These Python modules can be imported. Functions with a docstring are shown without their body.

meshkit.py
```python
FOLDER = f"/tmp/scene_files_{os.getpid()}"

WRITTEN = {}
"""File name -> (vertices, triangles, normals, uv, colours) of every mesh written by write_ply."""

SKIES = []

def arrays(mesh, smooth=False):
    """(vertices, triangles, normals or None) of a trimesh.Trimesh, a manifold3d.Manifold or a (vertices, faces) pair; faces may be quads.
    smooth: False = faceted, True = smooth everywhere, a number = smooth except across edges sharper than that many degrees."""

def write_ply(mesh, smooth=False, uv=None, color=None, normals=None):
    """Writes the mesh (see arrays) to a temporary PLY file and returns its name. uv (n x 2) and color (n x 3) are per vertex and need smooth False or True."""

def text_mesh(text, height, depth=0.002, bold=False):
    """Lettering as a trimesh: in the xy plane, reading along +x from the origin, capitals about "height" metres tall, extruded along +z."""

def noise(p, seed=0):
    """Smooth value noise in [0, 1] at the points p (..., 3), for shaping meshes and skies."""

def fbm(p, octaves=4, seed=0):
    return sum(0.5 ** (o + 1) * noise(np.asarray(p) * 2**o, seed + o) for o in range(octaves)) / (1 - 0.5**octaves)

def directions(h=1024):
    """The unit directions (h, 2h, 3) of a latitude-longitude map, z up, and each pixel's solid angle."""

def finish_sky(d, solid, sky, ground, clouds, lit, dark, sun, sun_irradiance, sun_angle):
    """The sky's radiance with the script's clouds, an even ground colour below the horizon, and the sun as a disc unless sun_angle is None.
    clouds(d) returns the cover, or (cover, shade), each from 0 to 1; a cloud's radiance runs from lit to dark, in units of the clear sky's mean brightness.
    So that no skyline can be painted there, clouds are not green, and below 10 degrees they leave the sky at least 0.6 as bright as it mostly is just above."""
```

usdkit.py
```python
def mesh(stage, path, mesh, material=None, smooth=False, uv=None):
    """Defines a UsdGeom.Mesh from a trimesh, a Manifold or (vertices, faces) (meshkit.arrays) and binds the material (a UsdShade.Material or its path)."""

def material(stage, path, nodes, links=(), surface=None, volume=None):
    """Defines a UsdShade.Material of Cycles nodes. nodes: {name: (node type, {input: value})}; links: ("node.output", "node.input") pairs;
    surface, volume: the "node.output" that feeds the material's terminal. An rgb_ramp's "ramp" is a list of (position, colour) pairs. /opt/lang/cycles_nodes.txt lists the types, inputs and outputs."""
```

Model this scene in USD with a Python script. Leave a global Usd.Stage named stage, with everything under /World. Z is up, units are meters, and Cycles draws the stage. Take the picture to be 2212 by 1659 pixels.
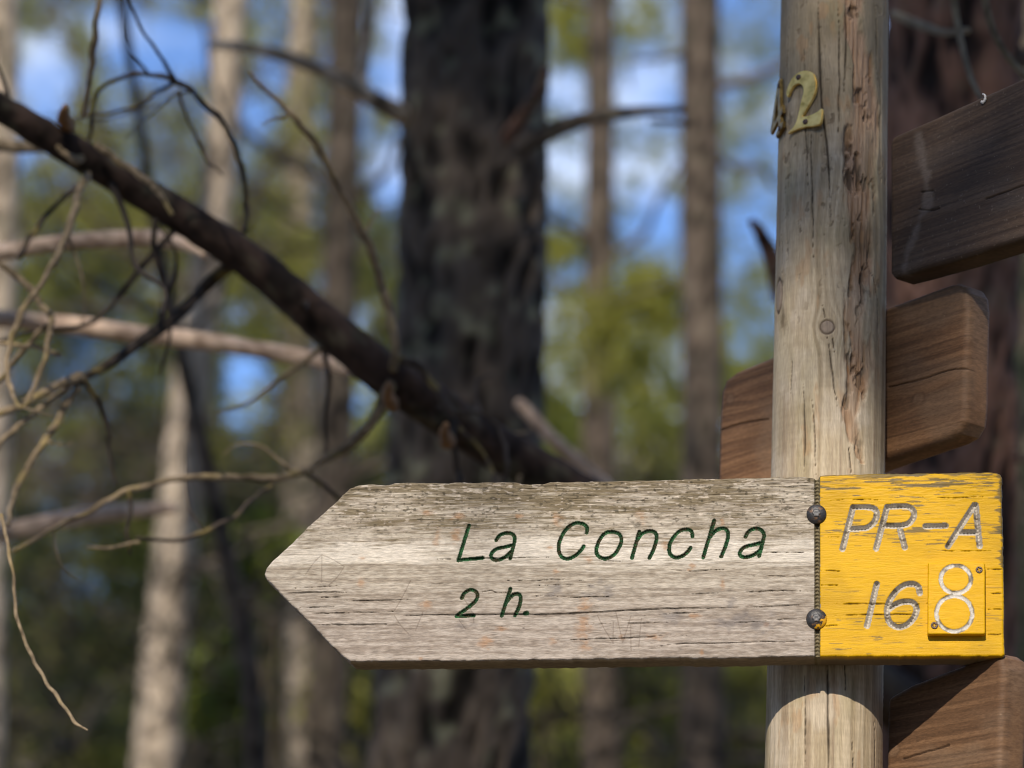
import math, random
import numpy as np
import shapely
from shapely.geometry import Polygon
from scipy.spatial import cKDTree, Delaunay
import trimesh, usdkit, meshkit
from meshkit import noise, fbm
from pxr import Usd, UsdGeom, UsdLux, UsdShade, Gf, Sdf, Vt

stage = Usd.Stage.CreateInMemory()
UsdGeom.SetStageUpAxis(stage, 'Z'); UsdGeom.SetStageMetersPerUnit(stage, 1.0)
UsdGeom.Xform.Define(stage, '/World')

# ------------------------------------------------------------------ camera
FPX, W0, H0 = 5600.0, 2212.0, 1659.0          # focal length in pixels of a 2212 x 1659 picture
PITCH = math.radians(15.0)
CAM = np.array([0.0, 0.0, 1.45])
RIGHT = np.array([1.0, 0, 0]); FWD = np.array([0, math.cos(PITCH), math.sin(PITCH)]); UP = np.array([0, -math.sin(PITCH), math.cos(PITCH)])
cam = UsdGeom.Camera.Define(stage, '/World/camera')
M = Gf.Matrix4d(*[float(x) for x in (*RIGHT, 0, *UP, 0, *(-FWD), 0, *CAM, 1)])
cam.AddTransformOp().Set(M)
cam.CreateHorizontalApertureAttr(36.0); cam.CreateVerticalApertureAttr(27.0)
cam.CreateFocalLengthAttr(36.0 * FPX / W0)
cam.CreateFStopAttr(3.8); cam.CreateFocusDistanceAttr(2.335)
cam.CreateClippingRangeAttr(Gf.Vec2f(0.05, 2000))
cam.CreateExposureAttr(0.08)

# ------------------------------------------------------------------ sky and sun
SUN_AZ, SUN_EL = math.radians(188 + 5), math.radians(37)      # azimuth clockwise from +y
SUN = np.array([math.sin(SUN_AZ) * math.cos(SUN_EL), math.cos(SUN_AZ) * math.cos(SUN_EL), math.sin(SUN_EL)])
usdkit.material(stage, '/World/Looks/sky', {
    'tc': ('texture_coordinate', {}),
    'map': ('mapping', {'scale': (1.0, 1.0, 2.2), 'location': (0.3, 0.1, 0.25)}),
    'n1': ('noise_texture', {'scale': 9.0, 'detail': 7.0, 'roughness': 0.6, 'distortion': 0.5}),
    'r1': ('rgb_ramp', {'ramp': [(0.0, (0, 0, 0)), (0.47, (0.03, 0.03, 0.03)), (0.68, (0.8, 0.75, 0.75)), (1.0, (1, 1, 1))]}),
    'sky': ('sky_texture', {'sky_type': 'single_scattering', 'sun_disc': False, 'sun_elevation': SUN_EL, 'sun_rotation': SUN_AZ % (2 * math.pi), 'altitude': 600.0, 'air_density': 1.0, 'aerosol_density': 0.35, 'ozone_density': 3.0}),
    'tint': ('mix', {'mix_type': 'multiply', 'fac': 1.0, 'color2': (0.74, 0.93, 1.22)}),
    'mx': ('mix', {'mix_type': 'mix', 'color2': (8.2, 8.9, 9.8)}),
    'bg': ('background_shader', {'strength': 0.15})},
    [('tc.generated', 'map.vector'), ('map.vector', 'n1.vector'), ('n1.fac', 'r1.fac'), ('r1.color', 'mx.fac'), ('sky.color', 'tint.color1'), ('tint.color', 'mx.color1'), ('mx.color', 'bg.color')],
    surface='bg.background')
dome = UsdLux.DomeLight.Define(stage, '/World/sky')
dome.GetPrim().SetCustomDataByKey('kind', 'structure')
UsdShade.MaterialBindingAPI.Apply(dome.GetPrim()).Bind(UsdShade.Material.Get(stage, '/World/Looks/sky'))
sun = UsdLux.DistantLight.Define(stage, '/World/sun')
sun.CreateIntensityAttr(1.25); sun.CreateNormalizeAttr(True) if hasattr(sun, 'CreateNormalizeAttr') else None
sun.CreateAngleAttr(0.53); sun.CreateColorAttr(Gf.Vec3f(1.0, 0.90, 0.76))
z_ = SUN; x_ = np.cross([0, 0, 1.0], z_); x_ /= np.linalg.norm(x_); y_ = np.cross(z_, x_)
sun.AddTransformOp().Set(Gf.Matrix4d(*[float(q) for q in (*x_, 0, *y_, 0, *z_, 0, 0, 0, 50, 1)]))

# ------------------------------------------------------------------ helpers
def ray(px, py):
    px, py = np.asarray(px, float), np.asarray(py, float)
    return FWD + ((px - W0 / 2) / FPX)[..., None] * RIGHT + ((H0 / 2 - py) / FPX)[..., None] * UP

def P(px, py, depth):
    return CAM + ray(px, py) * np.asarray(depth, float)[..., None]

def S(a):                                   # pixels of the 4096 picture -> 2212 picture
    return np.asarray(a, float) * (2212.0 / 4096.0)

def zoom(pts, ox, oy, k):                   # points read in an enlarged view -> 2212 picture
    p = np.asarray(pts, float) / k
    return S(p + [ox, oy])

used = {}
def path_of(name, parent=None):
    base = (str(parent.GetPath()) if parent is not None else '/World') + '/' + name
    k = used.get(base, 0); used[base] = k + 1
    return base if k == 0 else f'{base}_{k:03d}'

def tag(p, label=None, category=None, group=None, kind=None):
    p = p if isinstance(p, Usd.Prim) else p.GetPrim()
    for k, v in (('label', label), ('category', category), ('group', group), ('kind', kind)):
        if v: p.SetCustomDataByKey(k, v)
    return p

def thing(name, label, category, loc=(0, 0, 0), group=None):
    x = UsdGeom.Xform.Define(stage, path_of(name))
    x.AddTranslateOp().Set(Gf.Vec3d(*map(float, loc)))
    t = tag(x, label, category, group)
    ORIGIN[str(t.GetPath())] = np.asarray(loc, float)
    return t
ORIGIN = {}

def vnormals(v, f):
    n = np.zeros_like(v); fn = np.cross(v[f[:, 1]] - v[f[:, 0]], v[f[:, 2]] - v[f[:, 0]])
    for k in range(3): np.add.at(n, f[:, k], fn)
    l = np.linalg.norm(n, axis=1, keepdims=True)
    return np.where(l > 0, n / np.maximum(l, 1e-30), [0, 0, 1.0])

def put(name, v, f, mat, parent=None, normals=True, col=None, label=None, extra=None):
    """one Mesh prim; v in world coordinates"""
    path = path_of(name, parent)
    o = np.zeros(3)
    if parent is not None:
        q = str(parent.GetPath())
        while q and q not in ORIGIN: q = q.rpartition('/')[0]
        o = ORIGIN.get(q, o)
    m = UsdGeom.Mesh.Define(stage, path)
    v = np.asarray(v, float); f = np.asarray(f, int)
    m.CreatePointsAttr(Vt.Vec3fArray.FromNumpy((v - o).astype(np.float32)))
    m.CreateFaceVertexCountsAttr(Vt.IntArray.FromNumpy(np.full(len(f), f.shape[1], np.int32)))
    m.CreateFaceVertexIndicesAttr(Vt.IntArray.FromNumpy(f.astype(np.int32).ravel()))
    m.CreateSubdivisionSchemeAttr('none')
    if normals is not False and normals is not None:
        n = vnormals(v, f) if normals is True else normals
        m.CreateNormalsAttr(Vt.Vec3fArray.FromNumpy(n.astype(np.float32))); m.SetNormalsInterpolation('vertex')
    if col is not None:
        UsdGeom.PrimvarsAPI(m).CreatePrimvar('col', Sdf.ValueTypeNames.Color3fArray, 'vertex').Set(Vt.Vec3fArray.FromNumpy(np.clip(col, 0, 1).astype(np.float32)))
    UsdShade.MaterialBindingAPI.Apply(m.GetPrim()).Bind(mat)
    if label: m.GetPrim().SetCustomDataByKey('label', label)
    return m.GetPrim()

def put_faces(name, v, f, sel, mat, parent, n, col, label=None):
    f = f[sel]; idx, inv = np.unique(f, return_inverse=True)
    return put(name, v[idx], inv.reshape(f.shape), mat, parent, n[idx], col[idx], label)

def lerp(a, b, t):
    t = np.clip(t, 0, 1)[..., None]
    return np.asarray(a, float) * (1 - t) + np.asarray(b, float) * t
def sstep(x, a, b):
    t = np.clip((x - a) / (b - a), 0, 1); return t * t * (3 - 2 * t)
def N2(x, y, seed=0, oct=3):
    return fbm(np.stack([x, y, np.zeros_like(x) + 0.37 * seed], -1), oct, seed)

def spline(pts, n):
    """Catmull-Rom through the rows of pts, n points per span"""
    p = np.asarray(pts, float)
    if len(p) == 2:
        t = np.linspace(0, 1, n + 1)[:, None]; return p[0] * (1 - t) + p[1] * t
    q = np.vstack([2 * p[0] - p[1], p, 2 * p[-1] - p[-2]]); out = []
    for i in range(1, len(q) - 2):
        a, b, c, d = q[i - 1], q[i], q[i + 1], q[i + 2]
        t = np.linspace(0, 1, n, endpoint=False)[:, None]
        out.append(0.5 * (2 * b + (c - a) * t + (2 * a - 5 * b + 4 * c - d) * t**2 + (3 * b - a - 3 * c + d) * t**3))
    return np.vstack(out + [p[-1:]])

def tube(path, radii, sides=10, bump=0.0, freq=40.0, seed=0, caps=True):
    """tapered, slightly knobbly tube along path; returns v, f, (u around, s along)"""
    path = np.asarray(path, float); radii = np.broadcast_to(np.asarray(radii, float), (len(path),))
    tan = np.gradient(path, axis=0); tan /= np.linalg.norm(tan, axis=1, keepdims=True) + 1e-12
    ref = np.array([0, 0, 1.0]) if abs(tan[0, 2]) < 0.8 else np.array([1.0, 0, 0])
    x = np.cross(ref, tan[0]); x /= np.linalg.norm(x); fr = []
    for t in tan:
        x = x - t * (x @ t); x /= np.linalg.norm(x); fr.append((x, np.cross(t, x)))
    X = np.array([a for a, _ in fr]); Y = np.array([b for _, b in fr])
    a = np.linspace(0, 2 * np.pi, sides, endpoint=False)
    d = np.cos(a)[None, :, None] * X[:, None] + np.sin(a)[None, :, None] * Y[:, None]
    s = np.concatenate([[0], np.cumsum(np.linalg.norm(np.diff(path, axis=0), axis=1))])
    v0 = path[:, None] + d * radii[:, None, None]
    r = radii[:, None] * (1 + bump * (2 * fbm(v0 * freq, 3, seed) - 1)) if bump else np.broadcast_to(radii[:, None], (len(path), sides))
    v = (path[:, None] + d * r[..., None]).reshape(-1, 3)
    i, j = np.meshgrid(np.arange(len(path) - 1), np.arange(sides), indexing='ij'); k = (j + 1) % sides
    A, B, C, D = i * sides + j, i * sides + k, (i + 1) * sides + k, (i + 1) * sides + j
    f = np.concatenate([np.stack([A, B, C], -1).reshape(-1, 3), np.stack([A, C, D], -1).reshape(-1, 3)])
    if caps:
        n = len(v); v = np.vstack([v, path[0] - tan[0] * radii[0] * .4, path[-1] + tan[-1] * radii[-1] * .6]); jj = np.arange(sides)
        f = np.vstack([f, np.stack([(jj + 1) % sides, jj, np.full(sides, n)], -1), np.stack([(len(path) - 1) * sides + jj, (len(path) - 1) * sides + (jj + 1) % sides, np.full(sides, n + 1)], -1)])
    return v, f

def merge(parts):
    V, F, n = [], [], 0
    for v, f in parts: V.append(v); F.append(np.asarray(f) + n); n += len(v)
    return np.vstack(V), np.vstack(F)

# ------------------------------------------------------------------ materials
def attr_material(name, rough=0.8, spec=0.25, fine=(60, 60, 60), fine_amt=0.25, bump=0.3, bump_dist=0.0006, coat=0.0):
    return usdkit.material(stage, '/World/Looks/' + name, {
        'at': ('attribute', {'attribute': 'col'}), 'g': ('texture_coordinate', {}),
        'mp': ('mapping', {'scale': fine}), 'n': ('noise_texture', {'scale': 1.0, 'detail': 4.0, 'roughness': 0.65}),
        'mr': ('map_range', {'from_min': 0.25, 'from_max': 0.75, 'to_min': 1 - fine_amt, 'to_max': 1 + fine_amt}),
        'mu': ('vector_math', {'math_type': 'scale'}), 'b': ('bump', {'strength': bump, 'distance': bump_dist}),
        'p': ('principled_bsdf', {'roughness': rough, 'specular_ior_level': spec, 'coat_weight': coat, 'coat_roughness': 0.3})},
        [('g.object', 'mp.vector'), ('mp.vector', 'n.vector'), ('n.fac', 'mr.value'), ('at.vector', 'mu.vector1'), ('mr.result', 'mu.scale'),
         ('mu.vector', 'p.base_color'), ('n.fac', 'b.height'), ('b.normal', 'p.normal')], surface='p.BSDF')

WOOD = attr_material('weathered_wood', 0.85, 0.2, (130, 500, 1000), 0.42, 0.7, 0.0007)
PAINT = attr_material('yellow_paint', 0.5, 0.2, (90, 300, 900), 0.10, 0.5, 0.0006)
CARVED = attr_material('carved_paint', 0.75, 0.25, (700, 700, 700), 0.35, 0.5, 0.0006)
POSTM = attr_material('round_post_wood', 0.88, 0.2, (800, 800, 70), 0.26, 0.4, 0.0006)
BROWN = attr_material('stained_wood', 0.65, 0.3, (200, 200, 900), 0.32, 0.35, 0.0004)
BARK = attr_material('bark', 0.9, 0.2, (25, 25, 12), 0.45, 0.8, 0.01)
TWIG = attr_material('twig_bark', 0.85, 0.2, (120, 120, 120), 0.35, 0.6, 0.002)
METAL = attr_material('dark_steel', 0.45, 0.5, (600, 600, 600), 0.35, 0.4, 0.0005)
BRASS = usdkit.material(stage, '/World/Looks/brass', {
    'g': ('texture_coordinate', {}), 'mp': ('mapping', {'scale': (700, 700, 120)}), 'n': ('noise_texture', {'scale': 1.0, 'detail': 5.0}),
    'r': ('rgb_ramp', {'ramp': [(0.25, (0.55, 0.36, 0.09)), (0.45, (0.85, 0.61, 0.20)), (0.7, (0.95, 0.74, 0.30))]}),
    'n2': ('noise_texture', {'scale': 130.0, 'detail': 4.0}), 'mr': ('map_range', {'from_min': 0.3, 'from_max': 0.7, 'to_min': 0.42, 'to_max': 0.56}),
    'b': ('bump', {'strength': 0.25, 'distance': 0.0004}),
    'p': ('principled_bsdf', {'metallic': 1.0, 'roughness': 0.3})},
    [('g.object', 'mp.vector'), ('mp.vector', 'n.vector'), ('g.object', 'n2.vector'), ('n2.fac', 'r.fac'), ('r.color', 'p.base_color'), ('n2.fac', 'mr.value'), ('mr.result', 'p.roughness'), ('n.fac', 'b.height'), ('b.normal', 'p.normal')], surface='p.BSDF')
BRASS_OLD = usdkit.material(stage, '/World/Looks/tarnished_brass', {
    'g': ('texture_coordinate', {}), 'n': ('noise_texture', {'scale': 160.0, 'detail': 5.0}), 'r': ('rgb_ramp', {'ramp': [(0.3, (0.13, 0.075, 0.02)), (0.65, (0.42, 0.28, 0.09))]}),
    'p': ('principled_bsdf', {'metallic': 1.0, 'roughness': 0.5})}, [('g.object', 'n.vector'), ('n.fac', 'r.fac'), ('r.color', 'p.base_color')], surface='p.BSDF')
def leaf_material(name, c1, c2, trans=0.4):
    return usdkit.material(stage, '/World/Looks/' + name, {
        'g': ('geometry', {}), 'n': ('noise_texture', {'scale': 1.7, 'detail': 3.0}),
        'ad': ('math', {'math_type': 'multiply_add', 'value2': 0.55, 'value3': 0.0}),
        'ad2': ('math', {'math_type': 'multiply_add', 'value2': 0.5}),
        'r': ('rgb_ramp', {'ramp': [(0.25, c1), (0.8, c2)]}),
        'd': ('principled_bsdf', {'roughness': 0.55, 'specular_ior_level': 0.3}), 't': ('translucent_bsdf', {}), 'm': ('mix_closure', {'fac': trans})},
        [('g.position', 'n.vector'), ('n.fac', 'ad.value1'), ('g.random_per_island', 'ad2.value1'), ('ad.value', 'ad2.value3'), ('ad2.value', 'r.fac'),
         ('r.color', 'd.base_color'), ('r.color', 't.color'), ('d.BSDF', 'm.closure1'), ('t.BSDF', 'm.closure2')], surface='m.closure')
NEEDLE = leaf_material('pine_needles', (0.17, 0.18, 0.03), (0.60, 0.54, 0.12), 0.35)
NEEDLE_SUN_PAINTED = leaf_material('sun_painted_pine_needles', (0.24, 0.24, 0.04), (0.72, 0.65, 0.16), 0.35)  # same needles, sunlight painted in as a much brighter colour
NEEDLE_DARK = leaf_material('dark_pine_needles', (0.02, 0.035, 0.014), (0.07, 0.085, 0.025), 0.3)  # same needles coloured darker, standing in for shade
YELLOW_LEAF = leaf_material('yellow_green_leaves', (0.28, 0.28, 0.06), (0.78, 0.71, 0.27), 0.35)
GREEN_LEAF = leaf_material('green_leaves', (0.14, 0.17, 0.025), (0.52, 0.54, 0.10), 0.35)
DRY = leaf_material('dry_twigs', (0.06, 0.045, 0.03), (0.42, 0.33, 0.235), 0.1)  # dry twig colour brightened to a sunlit beige
DRY_DARK = leaf_material('shade_painted_dry_twigs', (0.03, 0.024, 0.017), (0.15, 0.115, 0.08), 0.1)  # same dry twigs coloured darker to stand in for shade on the slope
GROUND = usdkit.material(stage, '/World/Looks/forest_floor', {
    'g': ('geometry', {}), 'n': ('noise_texture', {'scale': 0.7, 'detail': 8.0, 'roughness': 0.65}), 'n2': ('noise_texture', {'scale': 14.0, 'detail': 6.0}),
    'r': ('rgb_ramp', {'ramp': [(0.3, (0.05, 0.055, 0.02)), (0.45, (0.11, 0.085, 0.05)), (0.6, (0.2, 0.16, 0.10)), (0.75, (0.32, 0.28, 0.2))]}),
    'b': ('bump', {'strength': 0.8, 'distance': 0.05}), 'p': ('principled_bsdf', {'roughness': 0.95, 'specular_ior_level': 0.1})},
    [('g.position', 'n.vector'), ('g.position', 'n2.vector'), ('n.fac', 'r.fac'), ('r.color', 'p.base_color'), ('n2.fac', 'b.height'), ('b.normal', 'p.normal')], surface='p.BSDF')
ROCK = usdkit.material(stage, '/World/Looks/limestone', {
    'g': ('geometry', {}), 'n': ('noise_texture', {'scale': 5.0, 'detail': 8.0, 'roughness': 0.65}),
    'r': ('rgb_ramp', {'ramp': [(0.3, (0.18, 0.15, 0.12)), (0.6, (0.5, 0.45, 0.38))]}),
    'b': ('bump', {'strength': 0.7, 'distance': 0.05}), 'p': ('principled_bsdf', {'roughness': 0.9})},
    [('g.position', 'n.vector'), ('n.fac', 'r.fac'), ('r.color', 'p.base_color'), ('n.fac', 'b.height'), ('b.normal', 'p.normal')], surface='p.BSDF')

# ------------------------------------------------------------------ ground
def terrain(x, y):
    x, y = np.asarray(x, float), np.asarray(y, float)
    t = np.clip(y - 6.0, 0, 22.0)
    z = 0.28 * t * sstep(t, 0, 3) - 0.10 * np.clip(y - 30, 0, 100) + 0.05 * np.clip(-x - 2, 0, 20) * sstep(y, 5, 12)
    z = z + 0.5 * (N2(x * 0.25, y * 0.25, 3) - 0.5) * sstep(y, 4, 9) + 0.12 * (N2(x * 1.3, y * 1.3, 5) - .5)
    return np.where(y > 140, z - (y - 140) * .02, z)
def strip(a, n): return np.sinh(np.linspace(-1, 1, n) * 4.2) / np.sinh(4.2) * a
gx, gy = np.meshgrid(strip(900, 161), strip(900, 161) + 8.0, indexing='ij')
gv = np.stack([gx, gy, terrain(gx, gy)], -1).reshape(-1, 3)
gi, gj = np.meshgrid(np.arange(160), np.arange(160), indexing='ij')
A = gi * 161 + gj
gf = np.concatenate([np.stack([A, A + 161, A + 162], -1).reshape(-1, 3), np.stack([A, A + 162, A + 1], -1).reshape(-1, 3)])
tag(put('ground', gv, gf, GROUND), kind='structure')

# ------------------------------------------------------------------ boards (height fields on a plane)
class Plane:
    def __init__(s, anchor, yaw, lean=0.0, level=None):
        """yaw: degrees the right end comes nearer; lean: degrees the top comes nearer"""
        y, l = math.radians(yaw), math.radians(lean)
        n0 = np.array([-math.sin(y), -math.cos(y), 0.0]); zz = np.array([0, 0, 1.0])
        s.n = math.cos(l) * n0 - math.sin(l) * zz
        s.o = np.asarray(anchor, float)
        u = np.array([math.cos(y), -math.sin(y), 0.0])
        if level is not None:
            a, b = s.hit(*level[0]), s.hit(*level[1]); u = (b - a) / np.linalg.norm(b - a)
        s.u = u; s.v = np.cross(s.n, s.u)
    def hit(s, px, py, off=0.0):
        r = ray(px, py); t = ((s.o + s.n * off - CAM) @ s.n) / (r @ s.n)
        return CAM + r * np.asarray(t)[..., None]
    def uv(s, pts, off=0.0):
        p = np.asarray(pts, float); h = s.hit(p[:, 0], p[:, 1], off) - s.o
        return np.stack([h @ s.u, h @ s.v], -1)
    def world(s, u, v, h):
        return s.o + u[:, None] * s.u + v[:, None] * s.v + h[:, None] * s.n

def densify(poly, step, closed=True):
    p = np.asarray(poly, float); q = np.vstack([p, p[:1]]) if closed else p; out = []
    for a, b in zip(q[:-1], q[1:]):
        k = max(1, int(math.ceil(np.linalg.norm(b - a) / step))); t = np.arange(k)[:, None] / k
        out.append(a + (b - a) * t)
    if not closed: out.append(q[-1:])
    return np.vstack(out)

def height_board(poly, step, t, r, hfun, rng, ragged=0.0, back_r=None):
    """front surface = height field inside poly, then side walls and a back; returns u, v, h, faces, front flags"""
    if Polygon(poly).exterior.is_ccw is False: poly = poly[::-1]
    b = densify(poly, step)
    if ragged:
        tn = np.roll(b, -1, 0) - np.roll(b, 1, 0); tn /= np.linalg.norm(tn, axis=1, keepdims=True) + 1e-12
        nn = np.stack([tn[:, 1], -tn[:, 0]], -1)
        b = b + nn * (ragged * (2 * fbm(np.stack([b[:, 0] * 160, b[:, 1] * 160, b[:, 0] * 0], -1), 3, 9) - 1))[:, None]
    pg = Polygon(b).buffer(0)
    x0, y0, x1, y1 = pg.bounds
    X, Y = np.meshgrid(np.arange(x0, x1, step), np.arange(y0, y1, step), indexing='ij')
    g = np.stack([X.ravel(), Y.ravel()], -1); g += rng.uniform(-.12, .12, g.shape) * step
    g = g[shapely.contains_xy(pg, g[:, 0], g[:, 1])]
    kb = cKDTree(b); dist = kb.query(g)[0]; keep = dist > .55 * step; g, dist = g[keep], dist[keep]
    pts = np.vstack([b, g]); d = np.concatenate([np.zeros(len(b)), dist])
    tri = Delaunay(pts).simplices; c = pts[tri].mean(1)
    tri = tri[shapely.contains_xy(pg, c[:, 0], c[:, 1])]
    e1, e2 = pts[tri[:, 1]] - pts[tri[:, 0]], pts[tri[:, 2]] - pts[tri[:, 0]]
    ar = e1[:, 0] * e2[:, 1] - e1[:, 1] * e2[:, 0]
    tri = np.where((ar < 0)[:, None], tri[:, [0, 2, 1]], tri); tri = tri[np.abs(ar) > 1e-14]
    dd = np.clip(d, 0, r); h = hfun(pts[:, 0], pts[:, 1], d) - (r - np.sqrt(np.maximum(r * r - (r - dd)**2, 0)))
    nb = len(b); U, V, H = [pts[:, 0]], [pts[:, 1]], [h]; rings = [np.arange(nb)]; n = len(pts)
    br = r if back_r is None else back_r
    levels = [(-r - (t - r - br) * q, 0.0) for q in (0.34, 0.67, 1.0)] + [(-t + br * (1 - math.sin(a)), br * (1 - math.cos(a))) for a in np.radians([30, 60, 90])]
    cen = np.array(pg.representative_point().coords[0])
    tn = np.roll(b, -1, 0) - np.roll(b, 1, 0); tn /= np.linalg.norm(tn, axis=1, keepdims=True) + 1e-12
    inn = np.stack([-tn[:, 1], tn[:, 0]], -1)
    for hh, ins in levels:
        q = b + inn * ins
        U.append(q[:, 0]); V.append(q[:, 1]); H.append(np.full(nb, hh)); rings.append(np.arange(n, n + nb)); n += nb
    F = [tri]
    for a, c_ in zip(rings[:-1], rings[1:]):
        a2, c2 = np.roll(a, -1), np.roll(c_, -1)
        F += [np.stack([a, c_, a2], -1), np.stack([a2, c_, c2], -1)]
    last = rings[-1]; lb = np.stack([U[-1], V[-1]], -1)
    bt = Delaunay(lb).simplices; c = lb[bt].mean(1); bt = bt[shapely.contains_xy(Polygon(lb).buffer(0), c[:, 0], c[:, 1])]
    e1, e2 = lb[bt[:, 1]] - lb[bt[:, 0]], lb[bt[:, 2]] - lb[bt[:, 0]]
    ar = e1[:, 0] * e2[:, 1] - e1[:, 1] * e2[:, 0]; bt = np.where((ar > 0)[:, None], bt[:, [0, 2, 1]], bt)
    F.append(last[bt])
    front = np.zeros(sum(map(len, F)), bool); front[:len(tri)] = True
    return np.concatenate(U), np.concatenate(V), np.concatenate(H), np.vstack(F), front, len(pts)

def stroke_field(strokes, U, V, step, maxd):
    """distance to, and length along, the nearest of the strokes; and which stroke"""
    pts, s, idx = [], [], []
    for k, st in enumerate(strokes):
        q = densify(st, step, False); pts.append(q)
        s.append(np.concatenate([[0], np.cumsum(np.linalg.norm(np.diff(q, axis=0), axis=1))])); idx.append(np.full(len(q), k))
    pts, s, idx = np.vstack(pts), np.concatenate(s), np.concatenate(idx)
    d, i = cKDTree(pts).query(np.stack([U, V], -1), distance_upper_bound=maxd)
    ok = i < len(pts); i = np.where(ok, i, 0)
    return np.where(ok, d, maxd * 9), s[i], np.where(ok, idx[i], -1)

# ================================================================== the arrow sign
LEAN = -3.0
ARW = Plane(P(np.array(1500.), np.array(1230.), 2.33), 7.0, LEAN, level=((745, 1418), (2170, 1418)))
T_ARW = 0.038
r4 = lambda p: zoom(p, 1000, 1850, 2212 / 1200)
r5 = lambda p: zoom(p, 1700, 1900, 1.58)
r3 = lambda p: zoom(p, 3000, 1850, 2139 / 1096)
outline_px = np.vstack([
    r4([(735, 1468), (690, 1438), (600, 1350), (460, 1200), (330, 1075), (220, 965), (122, 862), (110, 842), (107, 822), (112, 798), (124, 775), (152, 737), (270, 630), (350, 552), (430, 470), (520, 390), (600, 318), (640, 285), (680, 240), (740, 185), (800, 165), (870, 158), (940, 158), (1000, 163), (1060, 150), (1150, 145), (1400, 146), (1600, 143), (1800, 142), (1955, 142), (1985, 150), (2005, 157), (2090, 157)]),
    r5([(740, 56), (765, 50), (790, 42), (1000, 38), (1300, 33), (1500, 29), (1560, 27), (1700, 22), (1900, 20)]),
    r3([(150, 112), (300, 108), (430, 107), (490, 114), (522, 122), (548, 99), (700, 92), (1000, 85), (1300, 81), (1500, 78), (1700, 75), (1880, 72), (1925, 77), (1952, 92), (1966, 122), (1970, 300), (1976, 600), (1980, 900), (1984, 1200), (1988, 1496), (1970, 1514), (1500, 1516), (1000, 1516), (540, 1518), (300, 1518)]),
    r5([(1900, 1160), (1500, 1158), (1300, 1163), (900, 1168), (500, 1172), (200, 1176)])])
outline = ARW.uv(outline_px)
L5, L3 = lambda p, n=6: ARW.uv(r5(spline(p, n))), lambda p, n=6: ARW.uv(r3(spline(p, n)))
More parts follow.
